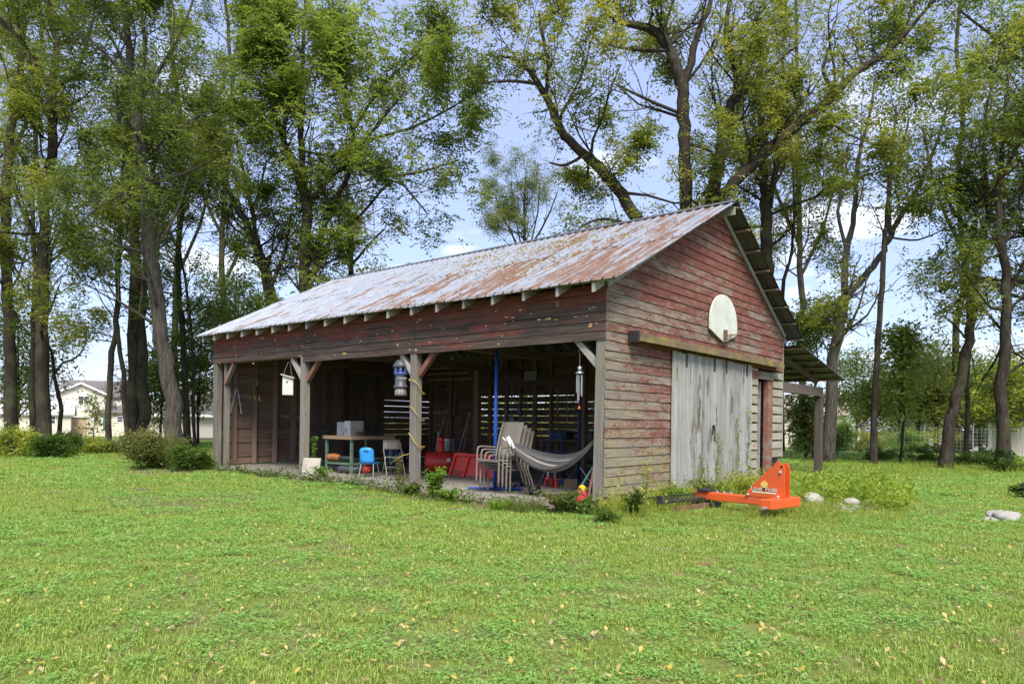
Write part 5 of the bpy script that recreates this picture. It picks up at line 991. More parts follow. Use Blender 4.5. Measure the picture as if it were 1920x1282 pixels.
MB().box(0.02, 0.06, 0.1, 2.8, 0.25, 0.45).build('apron', M['inner'], tb)
rr = random.Random(17)
for i, (lb, s, l, h, m) in enumerate((('brown carton at the right end of the rear table', 0.25, 0.5, 0.26, 'cardboard'), ('grey bin in the middle of the rear table', 1.1, 0.42, 0.22, 'grey_plastic'), ('dark toolbox at the left end of the rear table', 1.95, 0.55, 0.24, 'navy'))):
    o = in_barn('storage_box', lb, 'box', BW - 1.0, 3.7 + s, FZ + 0.79); MB().box(0, 0.35, 0, l, 0, h).build('box', M[m], o, bevel=0.01); MB().box(-0.01, 0.36, -0.01, l + 0.01, h - 0.04, h + 0.012).build('lid', M[m], o, bevel=0.004)
o = MB().bar(b2w(BW - 1.2, 4.1, 1.12), b2w(BW - 0.6, 6.2, 1.06), 0.11, 0.03).build('loose_board', M['palewood']); tag(o, 'pale loose board lying across the boxes on the rear table', 'board')
for i, (s, r, z, m, lb) in enumerate(((7.3, 0.42, 1.95, 'black', 'big loop of black hose hanging on the back wall'), (5.0, 0.26, 1.75, 'orange_cord', 'coil of orange cord hanging on the back wall'), (4.1, 0.20, 1.7, 'orange_cord', 'smaller orange cord coil hanging right of the larger coil'), (3.0, 0.25, 1.5, 'blue_steel', 'coil of blue hose hanging near the right end of the back wall'))):
    o = in_barn('hanging_coil', lb, 'hose', BW - 0.22, s, z); q = MB()
    for k in range(1 if i == 0 else 4): q.tube([(-0.02 * k, r * (1 - 0.06 * k) * (0.6 if i else 0.8) * math.cos(a), r * (1 + 0.05 * k) * math.sin(a)) for a in [j * 2 * math.pi / 20 for j in range(21)]], 0.011, 5)
    q.build('loops', M[m], o, True); MB().box(-0.03, 0.06, -0.015, 0.015, r * 0.9, r * 0.98).build('nail_hook', M['black'], o)
for i, (s, t, h, m, lb) in enumerate(((2.2, 6.9, 2.2, 'red_paint', 'long red pole leaning at the back wall near the right end'), (1.6, 6.8, 2.0, 'rust_brown', 'long brown pole leaning at the back wall right of the red one'))):
    o = MB().tube([b2w(t, s, FZ), b2w(BW - 0.16, s + 0.15, h)], 0.017, 7).build('leaning_pole', M[m]); tag(o, lb, 'pole')
o = in_barn('red_crate', 'small red plastic crate fixed high behind the folding chair', 'crate', 5.7, 9.2, 0.55); MB().box(0, 0.3, 0, 0.34, 0, 0.03).box(0, 0.03, 0, 0.34, 0, 0.28).box(0.27, 0.3, 0, 0.34, 0, 0.28).box(0.03, 0.27, 0, 0.03, 0, 0.28).box(0.03, 0.27, 0.31, 0.34, 0, 0.28).build('shell', M['red_paint'], o); MB().box(0.0, 0.3, 0.0, 0.34, -0.51, 0.0).build('stand', M['inner'], o)

# tools and odds and ends hung on the back wall
HT = (('hand_saw', 'rusty hand saw', 'saw'), ('sledge_hammer', 'long-handled hammer', 'hammer'), ('pitch_fork', 'pitchfork', 'fork'), ('spade', 'worn spade', 'spade'), ('grass_hook', 'curved grass hook', 'hook'), ('leaf_rake', 'fan rake', 'rake')); rr = random.Random(23); SP_ = [0.7, 1.35, 1.9, 2.55, 3.45, 3.95, 5.6, 6.2, 6.55, 8.35, 9.0, 10.45, 10.9, 11.5]
WHERE = ('first from the right end', 'second from the right end', 'third from the right end', 'fourth from the right end', 'fifth from the right end', 'sixth from the right end', 'left of the orange cord', 'further left of the orange cord', 'right of the black hose loop', 'left of the black hose loop', 'further left of the black hose loop', 'over the garden tools', 'over the middle of the garden tools', 'over the left end of the garden tools')
for i, s in enumerate(SP_):
    nm, lb, ct = HT[i % 6]; z = rr.uniform(1.25, 1.7); o = in_barn('hung_' + nm, f'{lb} hanging on the dark back wall, {WHERE[i]}', ct, BW - 0.20, s, z, 0, 'tools hung on the back wall'); h = rr.uniform(0.7, 1.1)
    MB().tube([(0, 0, 0), (0.0, rr.uniform(-0.05, 0.05), h)], 0.015, 6).build('handle', M[rr.choice(('palewood', 'rust_brown', 'olive', 'red_paint', 'beige_metal'))], o); q = MB()
    if ct == 'saw': q.prism([(0, -0.10), (0.12, -0.05), (0.06, 0.45), (0, 0.45)], 0.004, Matrix.Rotation(math.radians(90), 4, 'Z'))
    elif ct == 'hammer': q.tube([(0, -0.11, h), (0, 0.11, h)], 0.035, 8)
    elif ct == 'spade': q.sheet([[(-0.01, x * 0.11 * (1 if j < 2 else 0.6), -0.30 + 0.30 * j / 2) for j in (0, 1, 2)] for x in (-1, 0, 1)])
    elif ct == 'hook': q.tube([(0, 0.28 * math.sin(a), h + 0.25 - 0.25 * math.cos(a)) for a in [k * 0.25 for k in range(10)]], 0.012, 5)
    else:
        for k in range(5): q.bar((0, (k - 2) * 0.015, -0.02), (-0.02, (k - 2) * 0.06, -0.36), 0.009)
        q.bar((-0.01, -0.09, -0.26), (-0.01, 0.09, -0.26), 0.01)
    q.build('head', M[rr.choice(('galv', 'rust_brown', 'black'))], o)
PILE = ((3.6, 8.9, 'navy', 'dark blue tote on the floor before the slatted wall'), (5.2, 8.3, 'cardboard', 'sagging brown carton on the floor behind the red blade'), (4.6, 5.3, 'dark_plastic', 'black tote on the floor behind the patio chairs'), (5.6, 6.6, 'grey_plastic', 'grey bin on the floor near the hand trucks'), (4.2, 1.5, 'red_paint', 'red toolbox on the floor under the rear table end'), (3.4, 1.2, 'cardboard', 'brown carton on the floor behind the corner post'), (5.4, 2.4, 'navy', 'dark tote pushed below the rear table'), (4.9, 10.6, 'rust_brown', 'rusty steel box at the feet of the garden tools'))
for i, (t, s, m, lb) in enumerate(PILE):
    o = in_barn('storage_tote', lb, 'box', t, s, FZ, rr.uniform(-0.5, 0.5)); l, d_, h = rr.uniform(0.35, 0.6), rr.uniform(0.3, 0.45), rr.uniform(0.25, 0.45)
    MB().raw([(0.03, 0.03, 0), (d_ - 0.03, 0.03, 0), (d_ - 0.03, l - 0.03, 0), (0.03, l - 0.03, 0), (0, 0, h), (d_, 0, h), (d_, l, h), (0, l, h)], [(0,3,2,1),(4,5,6,7),(0,1,5,4),(1,2,6,5),(2,3,7,6),(3,0,4,7)]).build('tub', M[m], o, bevel=0.012); MB().box(-0.015, d_ + 0.015, -0.015, l + 0.015, h + 0.001, h + 0.03).build('lid', M[m], o, bevel=0.006); MB().box(-0.022, -0.004, l * 0.35, l * 0.65, h * 0.7, h * 0.8).build('handle', M['black'], o)
# ------------------------------------------------------------------ neighbours' houses, fence, vehicles
def lap_mat(name, c, step, vertical=False):
    m, t, b = new_mat(name); tc = N(t, 'ShaderNodeTexCoord'); sp = N(t, 'ShaderNodeSeparateXYZ'); t.links.new(tc.outputs['Object'], sp.inputs[0])
    f = mth(t, 'FRACT', mth(t, 'MULTIPLY', sp.outputs[0 if vertical else 2], 1.0 / step)); col = ramp(t, f, [(0.0, tuple(x * 0.72 for x in c)), (0.12, c), (1.0, c)])
    t.links.new(col, b.inputs['Base Color']); b.inputs['Roughness'].default_value = 0.6; bump(t, b, f, 0.4, 0.02); return m
def roof_tile(name, c):
    m, t, b = new_mat(name); v = coords(t); col = ramp(t, noise(t, v, 3.5, 6, 0.7), [(0.3, tuple(x * 0.75 for x in c)), (0.7, c)]); t.links.new(col, b.inputs['Base Color']); b.inputs['Roughness'].default_value = 0.9; bump(t, b, noise(t, v, 14, 3), 0.5, 0.03); return m
M['lap_cream'] = lap_mat('cream_lap_siding', (0.60, 0.56, 0.47), 0.2); M['lap_beige'] = lap_mat('beige_lap_siding', (0.62, 0.57, 0.47), 0.2); M['rib_beige'] = lap_mat('beige_ribbed_wall', (0.56, 0.50, 0.39), 0.25, True)
M['shingle_brown'] = roof_tile('brown_shingles', (0.16, 0.138, 0.128)); M['shingle_grey'] = roof_tile('grey_shingles', (0.17, 0.155, 0.15)); M['shingle_tan'] = roof_tile('tan_shingles', (0.30, 0.235, 0.19))
M['trimw'] = simple('white_trim', (0.78, 0.78, 0.76), 0.5, (0.72, 0.72, 0.70)); M['glass'] = simple('dark_window_glass', (0.03, 0.04, 0.05), 0.08, (0.05, 0.06, 0.075), spec=0.6); M['tan'] = simple('tan_panel', (0.45, 0.32, 0.20), 0.7, (0.40, 0.285, 0.18)); M['road'] = simple('pale_driveway', (0.38, 0.365, 0.34), 0.9, (0.31, 0.30, 0.28))
def window(parent, x, y, z, w_, h_, double=False):
    f = MB().box(x - w_/2 - 0.1, x + w_/2 + 0.1, y - 0.05, y, z - 0.1, z + h_ + 0.1).build('window', M['trimw'], parent); n = 2 if double else 1
    for i in range(n):
        a = x - w_/2 + i * w_ / n + (0.05 if i else 0); b_ = x - w_/2 + (i + 1) * w_ / n - (0.05 if double and not i else 0)
        MB().box(a, b_, y - 0.065, y - 0.052, z, z + h_/2 - 0.03).build('pane', M['glass'], f); MB().box(a, b_, y - 0.065, y - 0.052, z + h_/2 + 0.03, z + h_).build('pane', M['glass'], f)
def gable_roof(parent, x0, x1, y0, y1, ze, zr, mat, axis='y', over=0.35, name='roof'):
    if axis == 'y':   # ridge runs away from the viewer
        c = (x0 + x1) / 2; k = (zr - ze) / (c - x0); V = [(x0 - over, y0 - over, ze - over * k), (c, y0 - over, zr), (x1 + over, y0 - over, ze - over * k), (x0 - over, y1 + over, ze - over * k), (c, y1 + over, zr), (x1 + over, y1 + over, ze - over * k)]; F = [(0,1,4,3), (1,2,5,4)]
    else:
        c = (y0 + y1) / 2; k = (zr - ze) / (c - y0); V = [(x0 - over, y0 - over, ze - over * k), (x0 - over, c, zr), (x0 - over, y1 + over, ze - over * k), (x1 + over, y0 - over, ze - over * k), (x1 + over, c, zr), (x1 + over, y1 + over, ze - over * k)]; F = [(0,3,4,1), (1,4,5,2)]
    if axis != 'y':
        for xx in (x0, x1): MB().raw([(xx, y0, ze - 0.05), (xx, y1, ze - 0.05), (xx, c, zr - 0.1)], [(0, 1, 2)]).build('gable_end', WALLM.get(parent.name.split('.')[0], M['lap_cream']), parent, solid=0.05)
    return MB().raw(V, F).build(name, mat, parent, solid=0.18)
WALLM = {'cream_shed': M['rib_beige'], 'bungalow': M['lap_beige']}
def px_x(u, Y): return at(u, 790, Y).x
def px_z(v, Y, u=200): return at(u, v, Y).z
# two-storey cream house
Y = 92; p = at(152, 790, Y); gz = ground_z(p.x, Y); h1 = thing('two_storey_house', 'cream two-storey house with white-trimmed gable between the left trunks', 'house', (p.x, Y, gz), math.radians(24)); k = Y / FPX
zw, zp = px_z(738, Y) - gz, px_z(719, Y) - gz
wl = MB().box(-2.8, 2.8, 0, 9, -0.3, zw).raw([(-2.8, 0, zw), (2.8, 0, zw), (0.3, 0, zp)], [(0, 1, 2)]).build('wall', M['lap_cream'], h1)
rf = gable_roof(h1, -2.8, 2.8, 0, 6, zw, zp, M['shingle_brown'])
for a, b_ in (((-3.2, -0.40, zw - 0.2), (0, -0.40, zp + 0.02)), ((0, -0.40, zp + 0.02), (3.2, -0.40, zw - 0.2))): MB().bar(a, b_, 0.08, 0.24).build('fascia', M['trimw'], rf)
MB().box(-3.0, 6.2, 4, 12, -0.3, zw - 0.1).build('wall', M['lap_cream'], h1); gable_roof(h1, -3.0, 6.2, 4, 12, zw - 0.2, zp + 0.65, M['shingle_brown'], 'x')
window(h1, 0.28, 0, px_z(757, Y) - gz, 1.2, 0.95, True); window(h1, -1.6, 0, px_z(792, Y) - gz, 0.8, 0.8)
MB().box(1.4, 6.3, -1.6, 3.9, -0.3, px_z(775, Y) - gz).build('porch_wall', M['lap_beige'], h1); MB().raw([(1.1, -2.0, px_z(774, Y) - gz), (6.6, -2.0, px_z(774, Y) - gz), (6.6, 4.2, px_z(760, Y) - gz), (1.1, 4.2, px_z(760, Y) - gz)], [(0, 1, 2, 3)]).build('porch_roof', M['shingle_brown'], h1, solid=0.15)
for x, w_, z0, hh in ((1.9, 0.55, 790, 0.55), (4.6, 0.6, 790, 0.6), (5.7, 0.6, 792, 0.6)): window(h1, x, -1.6, px_z(z0, Y) - gz, w_, hh)
dr = MB().box(2.5, 3.5, -1.66, -1.6, px_z(806, Y) - gz, px_z(778, Y) - gz).build('door', M['trimw'], h1); MB().box(2.65, 3.35, -1.70, -1.662, px_z(804, Y) - gz, px_z(780, Y) - gz).build('pane', simple('teal_glass', (0.12, 0.25, 0.26), 0.1), dr)
# garden shed beside it
Y = 84; p = at(140, 790, Y); gz = ground_z(p.x, Y); o = thing('garden_shed', 'small tan garden shed in front of the cream house', 'shed', (p.x, Y, gz), math.radians(30)); MB().box(-1.15, 1.2, 0, 2, -0.2, px_z(785, Y) - gz).build('wall', M['tan'], o); MB().box(-1.25, 1.3, -0.1, 2.1, px_z(785, Y) - gz, px_z(783, Y) - gz).build('roof', M['shingle_brown'], o)
for x in (-0.75, 0.05): d_ = MB().box(x, x + 0.75, -0.04, 0, -0.1, 1.6).build('door', M['tan'], o); MB().box(x + 0.3, x + 0.36, -0.07, -0.04, 0.8, 0.95).build('handle', M['black'], d_)
# low pale house at the far left
Y = 80; p = at(55, 790, Y); gz = ground_z(p.x, Y); o = thing('low_house', 'low cream house with pale roof behind the leftmost trunks', 'house', (p.x, Y, gz), math.radians(30)); MB().box(-9, 4.0, 0, 8, -0.3, px_z(778, Y) - gz).build('wall', M['lap_cream'], o); gable_roof(o, -9, 4.0, 0, 8, px_z(777, Y) - gz, px_z(752, Y) - gz, simple('pale_metal_roof', (0.62, 0.61, 0.60), 0.5), 'x'); window(o, -1.5, 0, px_z(795, Y) - gz, 0.9, 0.8); window(o, 2.0, 0, px_z(795, Y) - gz, 0.9, 0.8)
# long beige house beside the barn end
Y = 60; p = at(340, 790, Y); gz = ground_z(p.x, Y); o = thing('long_house', 'long beige house with grey hipped roof beside the barn end', 'house', (p.x, Y, gz), math.radians(14)); zw = px_z(773, Y) - gz; x0, x1 = -3.2, 9.5
MB().box(x0, x1, 0, 9, -0.3, zw).build('wall', M['lap_beige'], o); zr = zw + 3.2
MB().raw([(x0 - 0.5, -0.5, zw - 0.1), (x1 + 0.5, -0.5, zw - 0.1), (x1 + 0.5, 9.5, zw - 0.1), (x0 - 0.5, 9.5, zw - 0.1), (x0 + 4.2, 4.5, zr), (x1 + 0.5, 4.5, zr)], [(0,1,5,4), (1,2,5), (2,3,4,5), (3,0,4)]).build('roof', M['shingle_grey'], o, solid=0.12); MB().box(x0 - 0.5, x1 + 0.5, -0.55, -0.5, zw - 0.3, zw - 0.06).build('gutter', M['trimw'], o); MB().box(x0, x1, -0.03, 0, -0.3, 0.15).build('plinth', M['shingle_brown'], o)
# houses to the right
Y = 70; p = at(1508, 790, Y); gz = ground_z(p.x, Y); o = thing('bungalow', 'bungalow with tan shingled roof seen under the lean-to', 'house', (p.x, Y, gz), math.radians(-24)); zw = px_z(776, Y, 1508) - gz; MB().box(-4.5, 3.6, 0, 9, -0.3, zw).build('wall', M['lap_beige'], o); rf = gable_roof(o, -4.5, 3.6, 0, 9, zw, px_z(738, Y, 1508) - gz, M['shingle_tan'], 'x'); MB().bar((-2.8, -0.6, zw), (-0.2, -0.6, zw + 1.3), 0.1, 0.2).bar((-0.2, -0.6, zw + 1.3), (2.6, -0.6, zw), 0.1, 0.2).build('fascia', M['trimw'], rf); MB().raw([(-2.8, -0.55, zw - 0.1), (2.6, -0.55, zw - 0.1), (-0.2, -0.55, zw + 1.25)], [(0, 1, 2)]).build('dormer_gable', M['shingle_tan'], rf, solid=0.1); window(o, 0, 0, 0.9, 1.6, 1.1, True); window(o, -3, 0, 0.9, 1.0, 1.1)
Y = 82; p = at(1585, 790, Y); gz = ground_z(p.x, Y); o = thing('gabled_house', 'white gabled house end right of the lean-to post', 'house', (p.x, Y, gz), math.radians(-25)); zw = px_z(790, Y, 1585) - gz; zp = px_z(732, Y, 1585) - gz
MB().box(-1.6, 1.6, 0, 8, -0.3, zw).raw([(-1.6, 0, zw), (1.6, 0, zw), (0, 0, zp)], [(0, 1, 2)]).build('wall', simple('white_gable_wall', (0.66, 0.66, 0.66), 0.6), o); rf = gable_roof(o, -1.6, 1.6, 0, 8, zw, zp, M['shingle_tan']); MB().bar((0, -0.42, zp), (1.9, -0.42, zw - 0.4), 0.08, 0.3).bar((-1.9, -0.42, zw - 0.4), (0, -0.42, zp), 0.08, 0.3).build('fascia', simple('cream_fascia', (0.62, 0.52, 0.36), 0.6), rf); window(o, 0, 0, 1.0, 0.8, 1.0)
Y = 32; p = at(1905, 790, Y); gz = ground_z(p.x, Y); o = thing('cream_shed', 'cream shed with upright siding at the right picture edge', 'shed', (p.x, Y, gz), math.radians(-37)); zw = px_z(786, Y, 1900) - gz
MB().box(-1.0, 4.5, 0, 4, -0.1, zw).build('wall', M['rib_beige'], o); gable_roof(o, -1.0, 4.5, 0, 4, zw, zw + 0.9, M['shingle_grey'], 'x', 0.2); MB().box(-1.04, -0.9, -0.04, 0.1, -0.1, zw).build('corner_trim', M['trimw'], o); MB().box(-1.0, 4.5, -0.03, 0, -0.1, 0.12).build('base_trim', M['trimw'], o)
# driveway and vehicles
p = at(1830, 790, 58); gz = ground_z(p.x, 58); o = MB().box(-5, 9, -3, 6, 0.0, 0.02).build('driveway', M['road']); o.location = (p.x, 58, gz + 0.01); tag(o, 'pale driveway strip beyond the far trees', 'driveway', kind='structure')
def vehicle(name, label, cat, x, y, rz, mat, L_=4.4, h=1.45):
    z = ground_z(x, y) + 0.03; o = thing(name, label, cat, (x, y, z), rz); prof = [(-L_/2, 0.35), (-L_/2 + 0.05, 0.85), (-L_/2 + 0.9, 0.95), (-L_/2 + 1.5, h), (L_/2 - 1.0, h), (L_/2 - 0.35, 0.98), (L_/2, 0.92), (L_/2, 0.35)]
    MB().prism(prof, 1.7, Matrix.Translation((0, -0.85, 0))).build('body', mat, o, bevel=0.06); MB().prism([(-L_/2 + 1.08, 0.98), (-L_/2 + 1.55, h - 0.08), (L_/2 - 1.1, h - 0.08), (L_/2 - 0.6, 0.98)], 0.02, Matrix.Translation((0, -0.875, 0))).build('side_window', M['glass'], o)
    for x_ in (-L_/2 + 0.8, L_/2 - 0.85):
        for y_ in (-0.86, 0.70): w_ = MB().lathe([(0.22, 0), (0.32, 0.01), (0.32, 0.15), (0.22, 0.16)], 18, Matrix.Translation((x_, y_, 0.32)) @ Matrix.Rotation(math.radians(-90), 4, 'X')).build('wheel', M['rubber'], o); MB().lathe([(0.18, -0.01), (0.18, 0.17)], 12, Matrix.Translation((x_, y_, 0.32)) @ Matrix.Rotation(math.radians(-90), 4, 'X')).build('rim', M['steel'], w_)
    MB().box(-L_/2 - 0.02, -L_/2 + 0.02, -0.7, -0.4, 0.62, 0.78).build('tail_light', M['red_paint'], o); return o
p = at(1852, 835, 56); vehicle('parked_car', 'dark maroon car parked beside the cream shed', 'car', p.x + 0.3, 56, 0.1, simple('maroon_paint', (0.05, 0.02, 0.025), 0.3), 4.4, 1.5)
p = at(1808, 835, 60); vehicle('parked_van', 'white van parked in the driveway beyond the curved tree', 'van', p.x, 60.5, 0.05, simple('van_white', (0.74, 0.74, 0.74), 0.4), 4.6, 1.75)
# wire fence
wf = thing('wire_fence', 'thin wire garden fence on steel posts along the far lawn', 'fence', (at(1480, 790, 31).x, 31, 0.0)); FXS = [(0, 0), (1.9, -0.2), (3.7, -0.3), (5.6, -0.6), (7.5, -0.9), (9.4, -1.2), (11.4, -1.6)]
for x, y in FXS: MB().bar((x, y, -0.1), (x, y, 1.35), 0.035, 0.02).box(x - 0.02, x + 0.02, y - 0.02, y + 0.02, 1.35, 1.40).build('post', M['galv'], wf)
q = MB()
for (xa, ya), (xb, yb) in zip(FXS[:-1], FXS[1:]):
    for i in range(9): q.bar((xa, ya, 0.08 + i * 0.15), (xb, yb, 0.08 + i * 0.15), 0.007)
    for i in range(12): k = i / 12; q.bar((xa + (xb - xa) * k, ya + (yb - ya) * k, 0.05), (xa + (xb - xa) * k, ya + (yb - ya) * k, 1.3), 0.006)
q.build('wire_mesh', M['galv'], wf)
# ------------------------------------------------------------------ shrubs and plants
SG = 'shrubs along the lawn edges'
def shrub(label, u, v, wpx, hpx, kind, seed, n=2600, leaf=0.1, Y=None, name='shrub', lobes=22, cat='shrub', grp=SG):
    p = gnd(u, v) if Y is None else at(u, v, Y); Y = p.y; k = Y / FPX; h = hpx * k
    return crown_tree(name, label, p.x, Y, h, wpx * k / 2, h * 0.5, kind, seed, n=n, leaf=leaf, trunk=0.025, lobes=lobes, group=grp, cat=cat)
shrub('yellow-green flowering shrub at the left picture edge', 22, 858, 90, 62, 'lime', 301, 3600, 0.11)
shrub('dark leafy shrub under the forked tree at left', 88, 860, 70, 50, 'shrub', 302, 3000)
shrub('dark rounded shrub between the forked tree and the wishbone tree', 118, 856, 60, 46, 'shrub', 303, 2600)
shrub('loose low shrub at the foot of the wishbone tree', 168, 853, 80, 34, 'lime', 304, 2600, 0.09)
shrub('low green shrub left of the double trunk', 222, 852, 50, 26, 'shrub', 305, 1500, 0.09)
shrub('tall dry brushy bush at the foot of the big leaning tree', 285, 880, 105, 72, 'dry', 306, 6500, 0.085, lobes=34)
shrub('reddish-brown seeding weed above the dry brush', 330, 860, 32, 50, 'dry', 307, 900, 0.07, Y=20.5)
shrub('green leafy bush between dry brush and barn', 350, 884, 70, 48, 'shrub', 308, 3200, 0.085)
shrub('low bright green weeds at the foot of the barn end', 388, 880, 36, 26, 'bright', 309, 1100, 0.07)
shrub('clipped bright green hedge right of the lean-to post', 1585, 846, 46, 68, 'bright', 310, 5200, 0.13, Y=37, name='hedge', lobes=50, cat='hedge')
shrub('pale yellow-green bush behind the lean-to', 1505, 842, 50, 42, 'lime', 311, 2600, 0.13, Y=33)
shrub('ivy-like leafy bush at the foot of the wide V tree', 1556, 862, 56, 60, 'shrub', 312, 2400, 0.1)
shrub('low weeds in front of the thin upright tree', 1650, 866, 70, 26, 'shrub', 313, 1600, 0.09)
shrub('tall green garden plants behind the wire fence', 1700, 848, 110, 44, 'bright', 314, 4200, 0.13, Y=35)
shrub('second mass of garden plants behind the wire fence', 1770, 846, 80, 46, 'lime', 315, 3200, 0.13, Y=36)
shrub('weedy clump left of the curved trunk', 1735, 868, 80, 34, 'shrub', 316, 2400, 0.09)
shrub('weedy clump right of the curved trunk', 1822, 876, 90, 34, 'shrub', 317, 2600, 0.09)
shrub('weedy clump under the roadside tree', 1880, 886, 90, 40, 'shrub', 318, 2800, 0.09)
shrub('bright fern-like clump at the right picture edge', 1918, 932, 34, 22, 'shrub', 319, 420, 0.09)
shrub('low garden greenery behind the wire fence near the hedge', 1630, 846, 60, 40, 'lime', 320, 2200, 0.12, Y=35)

def blades(name, base, n, r, h, kind, seed, parent=None, wid=0.012, lean=0.5, seg=3):
    """upright narrow blades round a base point"""
    rng = np.random.default_rng(seed); V = []; F = []; var = []
    for i in range(n):
        a = rng.uniform(0, 6.283); d = r * math.sqrt(rng.random()); x, y = d * math.cos(a), d * math.sin(a); hh = h * rng.uniform(0.55, 1.1); dirx, diry = math.cos(a + rng.normal(0, 0.7)), math.sin(a + rng.normal(0, 0.7)); ln = lean * rng.uniform(0.3, 1.2) * hh; o = len(V); w_ = wid * rng.uniform(0.7, 1.3); sx, sy = -diry, dirx
        for k in range(seg + 1):
            f = k / seg; px_, py_ = x + dirx * ln * f * f, y + diry * ln * f * f; pz = hh * (f - 0.22 * lean * f * f); ww = w_ * (1 - f * 0.92) / 2; V += [(px_ - sx * ww, py_ - sy * ww, pz), (px_ + sx * ww, py_ + sy * ww, pz)]
        for k in range(seg): F.append((o + 2*k, o + 2*k + 1, o + 2*k + 3, o + 2*k + 2)); var.append(rng.random())
    me = bpy.data.meshes.new(name); me.from_pydata(V, [], F); me.materials.append(LM[kind]); at_ = me.attributes.new('var', 'FLOAT', 'FACE'); at_.data.foreach_set('value', np.array(var, dtype=np.float32))
    ob = obj(name, me, parent); ob.location = base; return ob
def leafy_plant(name, label, loc, h, r, kind, seed, n=380, leaf=0.07, stems=7):
    g = random.Random(seed); root = thing(name, label, 'plant', loc, 0, 'plants along the barn'); mb = MB(); C = []
    for i in range(stems):
        a = g.uniform(0, 6.28); tip = Vector((math.cos(a) * r * g.uniform(0.3, 1), math.sin(a) * r * g.uniform(0.3, 1), h * g.uniform(0.6, 1))); mid = tip * 0.5 + Vector((0, 0, h * 0.12)); mb.tube([(0, 0, -0.02), mid, tip], [0.006, 0.004, 0.002], 4)
        for k in range(n // stems): f = g.uniform(0.15, 1.0); c = (mid * (f * 2) if f < 0.5 else mid.lerp(tip, f * 2 - 1)); C.append((c.x + g.gauss(0, r * 0.16), c.y + g.gauss(0, r * 0.16), max(0.02, c.z + g.gauss(0, h * 0.06))))
    obj('stems', mb.mesh('stems', M['olive']), root); obj('foliage', leaves_mesh('foliage', np.array(C), leaf, LM[kind], up=0.6, aspect=0.5, rng=np.random.default_rng(seed)), root); return root
leafy_plant('leafy_weed', 'lush bright green leafy weed right of the mossy middle post', gnd(815, 933), 0.50, 0.26, 'bright', 401, 700, 0.085, 11)
leafy_plant('leafy_weed', 'low bright weed spilling right of the lush weed', gnd(843, 942), 0.22, 0.26, 'bright', 402, 420, 0.075)
blades('strap_leaf_clump', gnd(938, 958), 90, 0.14, 0.26, 'bright', 403, wid=0.028, lean=0.9); tag(bpy.data.objects['strap_leaf_clump'], 'strap-leaved green clump in front of the patio chairs', 'plant', 'plants along the barn')
o = blades('grass_clump', gnd(990, 960), 260, 0.24, 0.30, 'fine', 404, wid=0.010, lean=1.1); tag(o, 'soft grey-green grass clump in front of the small wheels', 'plant', 'plants along the barn')
leafy_plant('leafy_weed', 'pale broad weed in front of the fuel can', gnd(1052, 962), 0.36, 0.34, 'dry', 405, 620, 0.075, 12); leafy_plant('leafy_weed', 'green weed at the foot of the corner post', gnd(1085, 966), 0.26, 0.28, 'shrub', 406, 480, 0.07, 9)
leafy_plant('leafy_weed', 'yellowish weed in front of the barn corner', gnd(1140, 980), 0.20, 0.34, 'shrub', 407, 520, 0.06, 10); leafy_plant('leafy_weed', 'dark leafy weed against the lower gable boards', gnd(1182, 968), 0.42, 0.2, 'shrub', 408, 420, 0.07, 8)
leafy_plant('leafy_weed', 'tall wispy yellow weed before the gable boards', gnd(1208, 975), 0.85, 0.12, 'lime', 409, 150, 0.045, 6); leafy_plant('leafy_weed', 'bright weed at the left foot of the sliding door', gnd(1262, 947), 0.34, 0.24, 'bright', 410, 520, 0.065, 10); leafy_plant('leafy_weed', 'mixed weed under the middle of the sliding door', gnd(1330, 945), 0.42, 0.36, 'shrub', 411, 600, 0.065, 10)
leafy_plant('leafy_weed', 'weed cluster at the right end of the sliding door', gnd(1395, 930), 0.45, 0.34, 'lime', 412, 520, 0.06, 10); leafy_plant('young_plant', 'young broad-leaved plant beside the second post', b2w(0.05, 7.72, 0.03), 0.92, 0.10, 'bright', 413, 46, 0.13, 3); leafy_plant('leafy_weed', 'weed at the foot of the leaning cream board', gnd(603, 897), 0.28, 0.3, 'bright', 414, 420, 0.07, 9)
leafy_plant('dry_stalk_weed', 'dry spindly weed growing left of the mossy post', gnd(748, 905), 0.62, 0.16, 'dry', 415, 160, 0.06, 7); leafy_plant('leafy_weed', 'dark strappy weed at the foot of the mossy post', gnd(770, 928), 0.22, 0.3, 'shrub', 416, 460, 0.07, 9)
leafy_plant('flower_weed', 'white-flowered dry weed left of the mossy post', gnd(752, 914), 0.28, 0.14, 'dry', 417, 160, 0.05, 6)
# climbing vines on the sliding door
for i, (t0, hh, sd, lb) in enumerate(((3.30, 0.75, 421, 'short green vine climbing the left half of the sliding door'), (4.05, 1.1, 422, 'thin green vine climbing the middle of the sliding door'), (5.0, 1.35, 423, 'taller green vine climbing the right half of the sliding door'), (5.62, 1.6, 424, 'tallest vine creeping up the right edge of the sliding door'))):
    g = random.Random(sd); root = thing('climbing_vine', lb, 'vine', b2w(t0, -0.08, 0.0), BROT, 'vines on the sliding door'); pts = [(0.06 * math.sin(k * 1.3) + g.uniform(-.02, .02), -0.012, hh * k / 9) for k in range(10)]
    MB().tube(pts, 0.005, 5).build('stem', M['olive'], root); C = np.array([[pts[j][0] + g.gauss(0, 0.055), -0.02 - abs(g.gauss(0, 0.02)), pts[j][2] + g.gauss(0, 0.05) + 0.05] for j in range(10) for _ in range(9 - j // 2)]); obj('foliage', leaves_mesh('foliage', C, 0.06, LM['bright'], aspect=0.7, rng=np.random.default_rng(sd)), root)

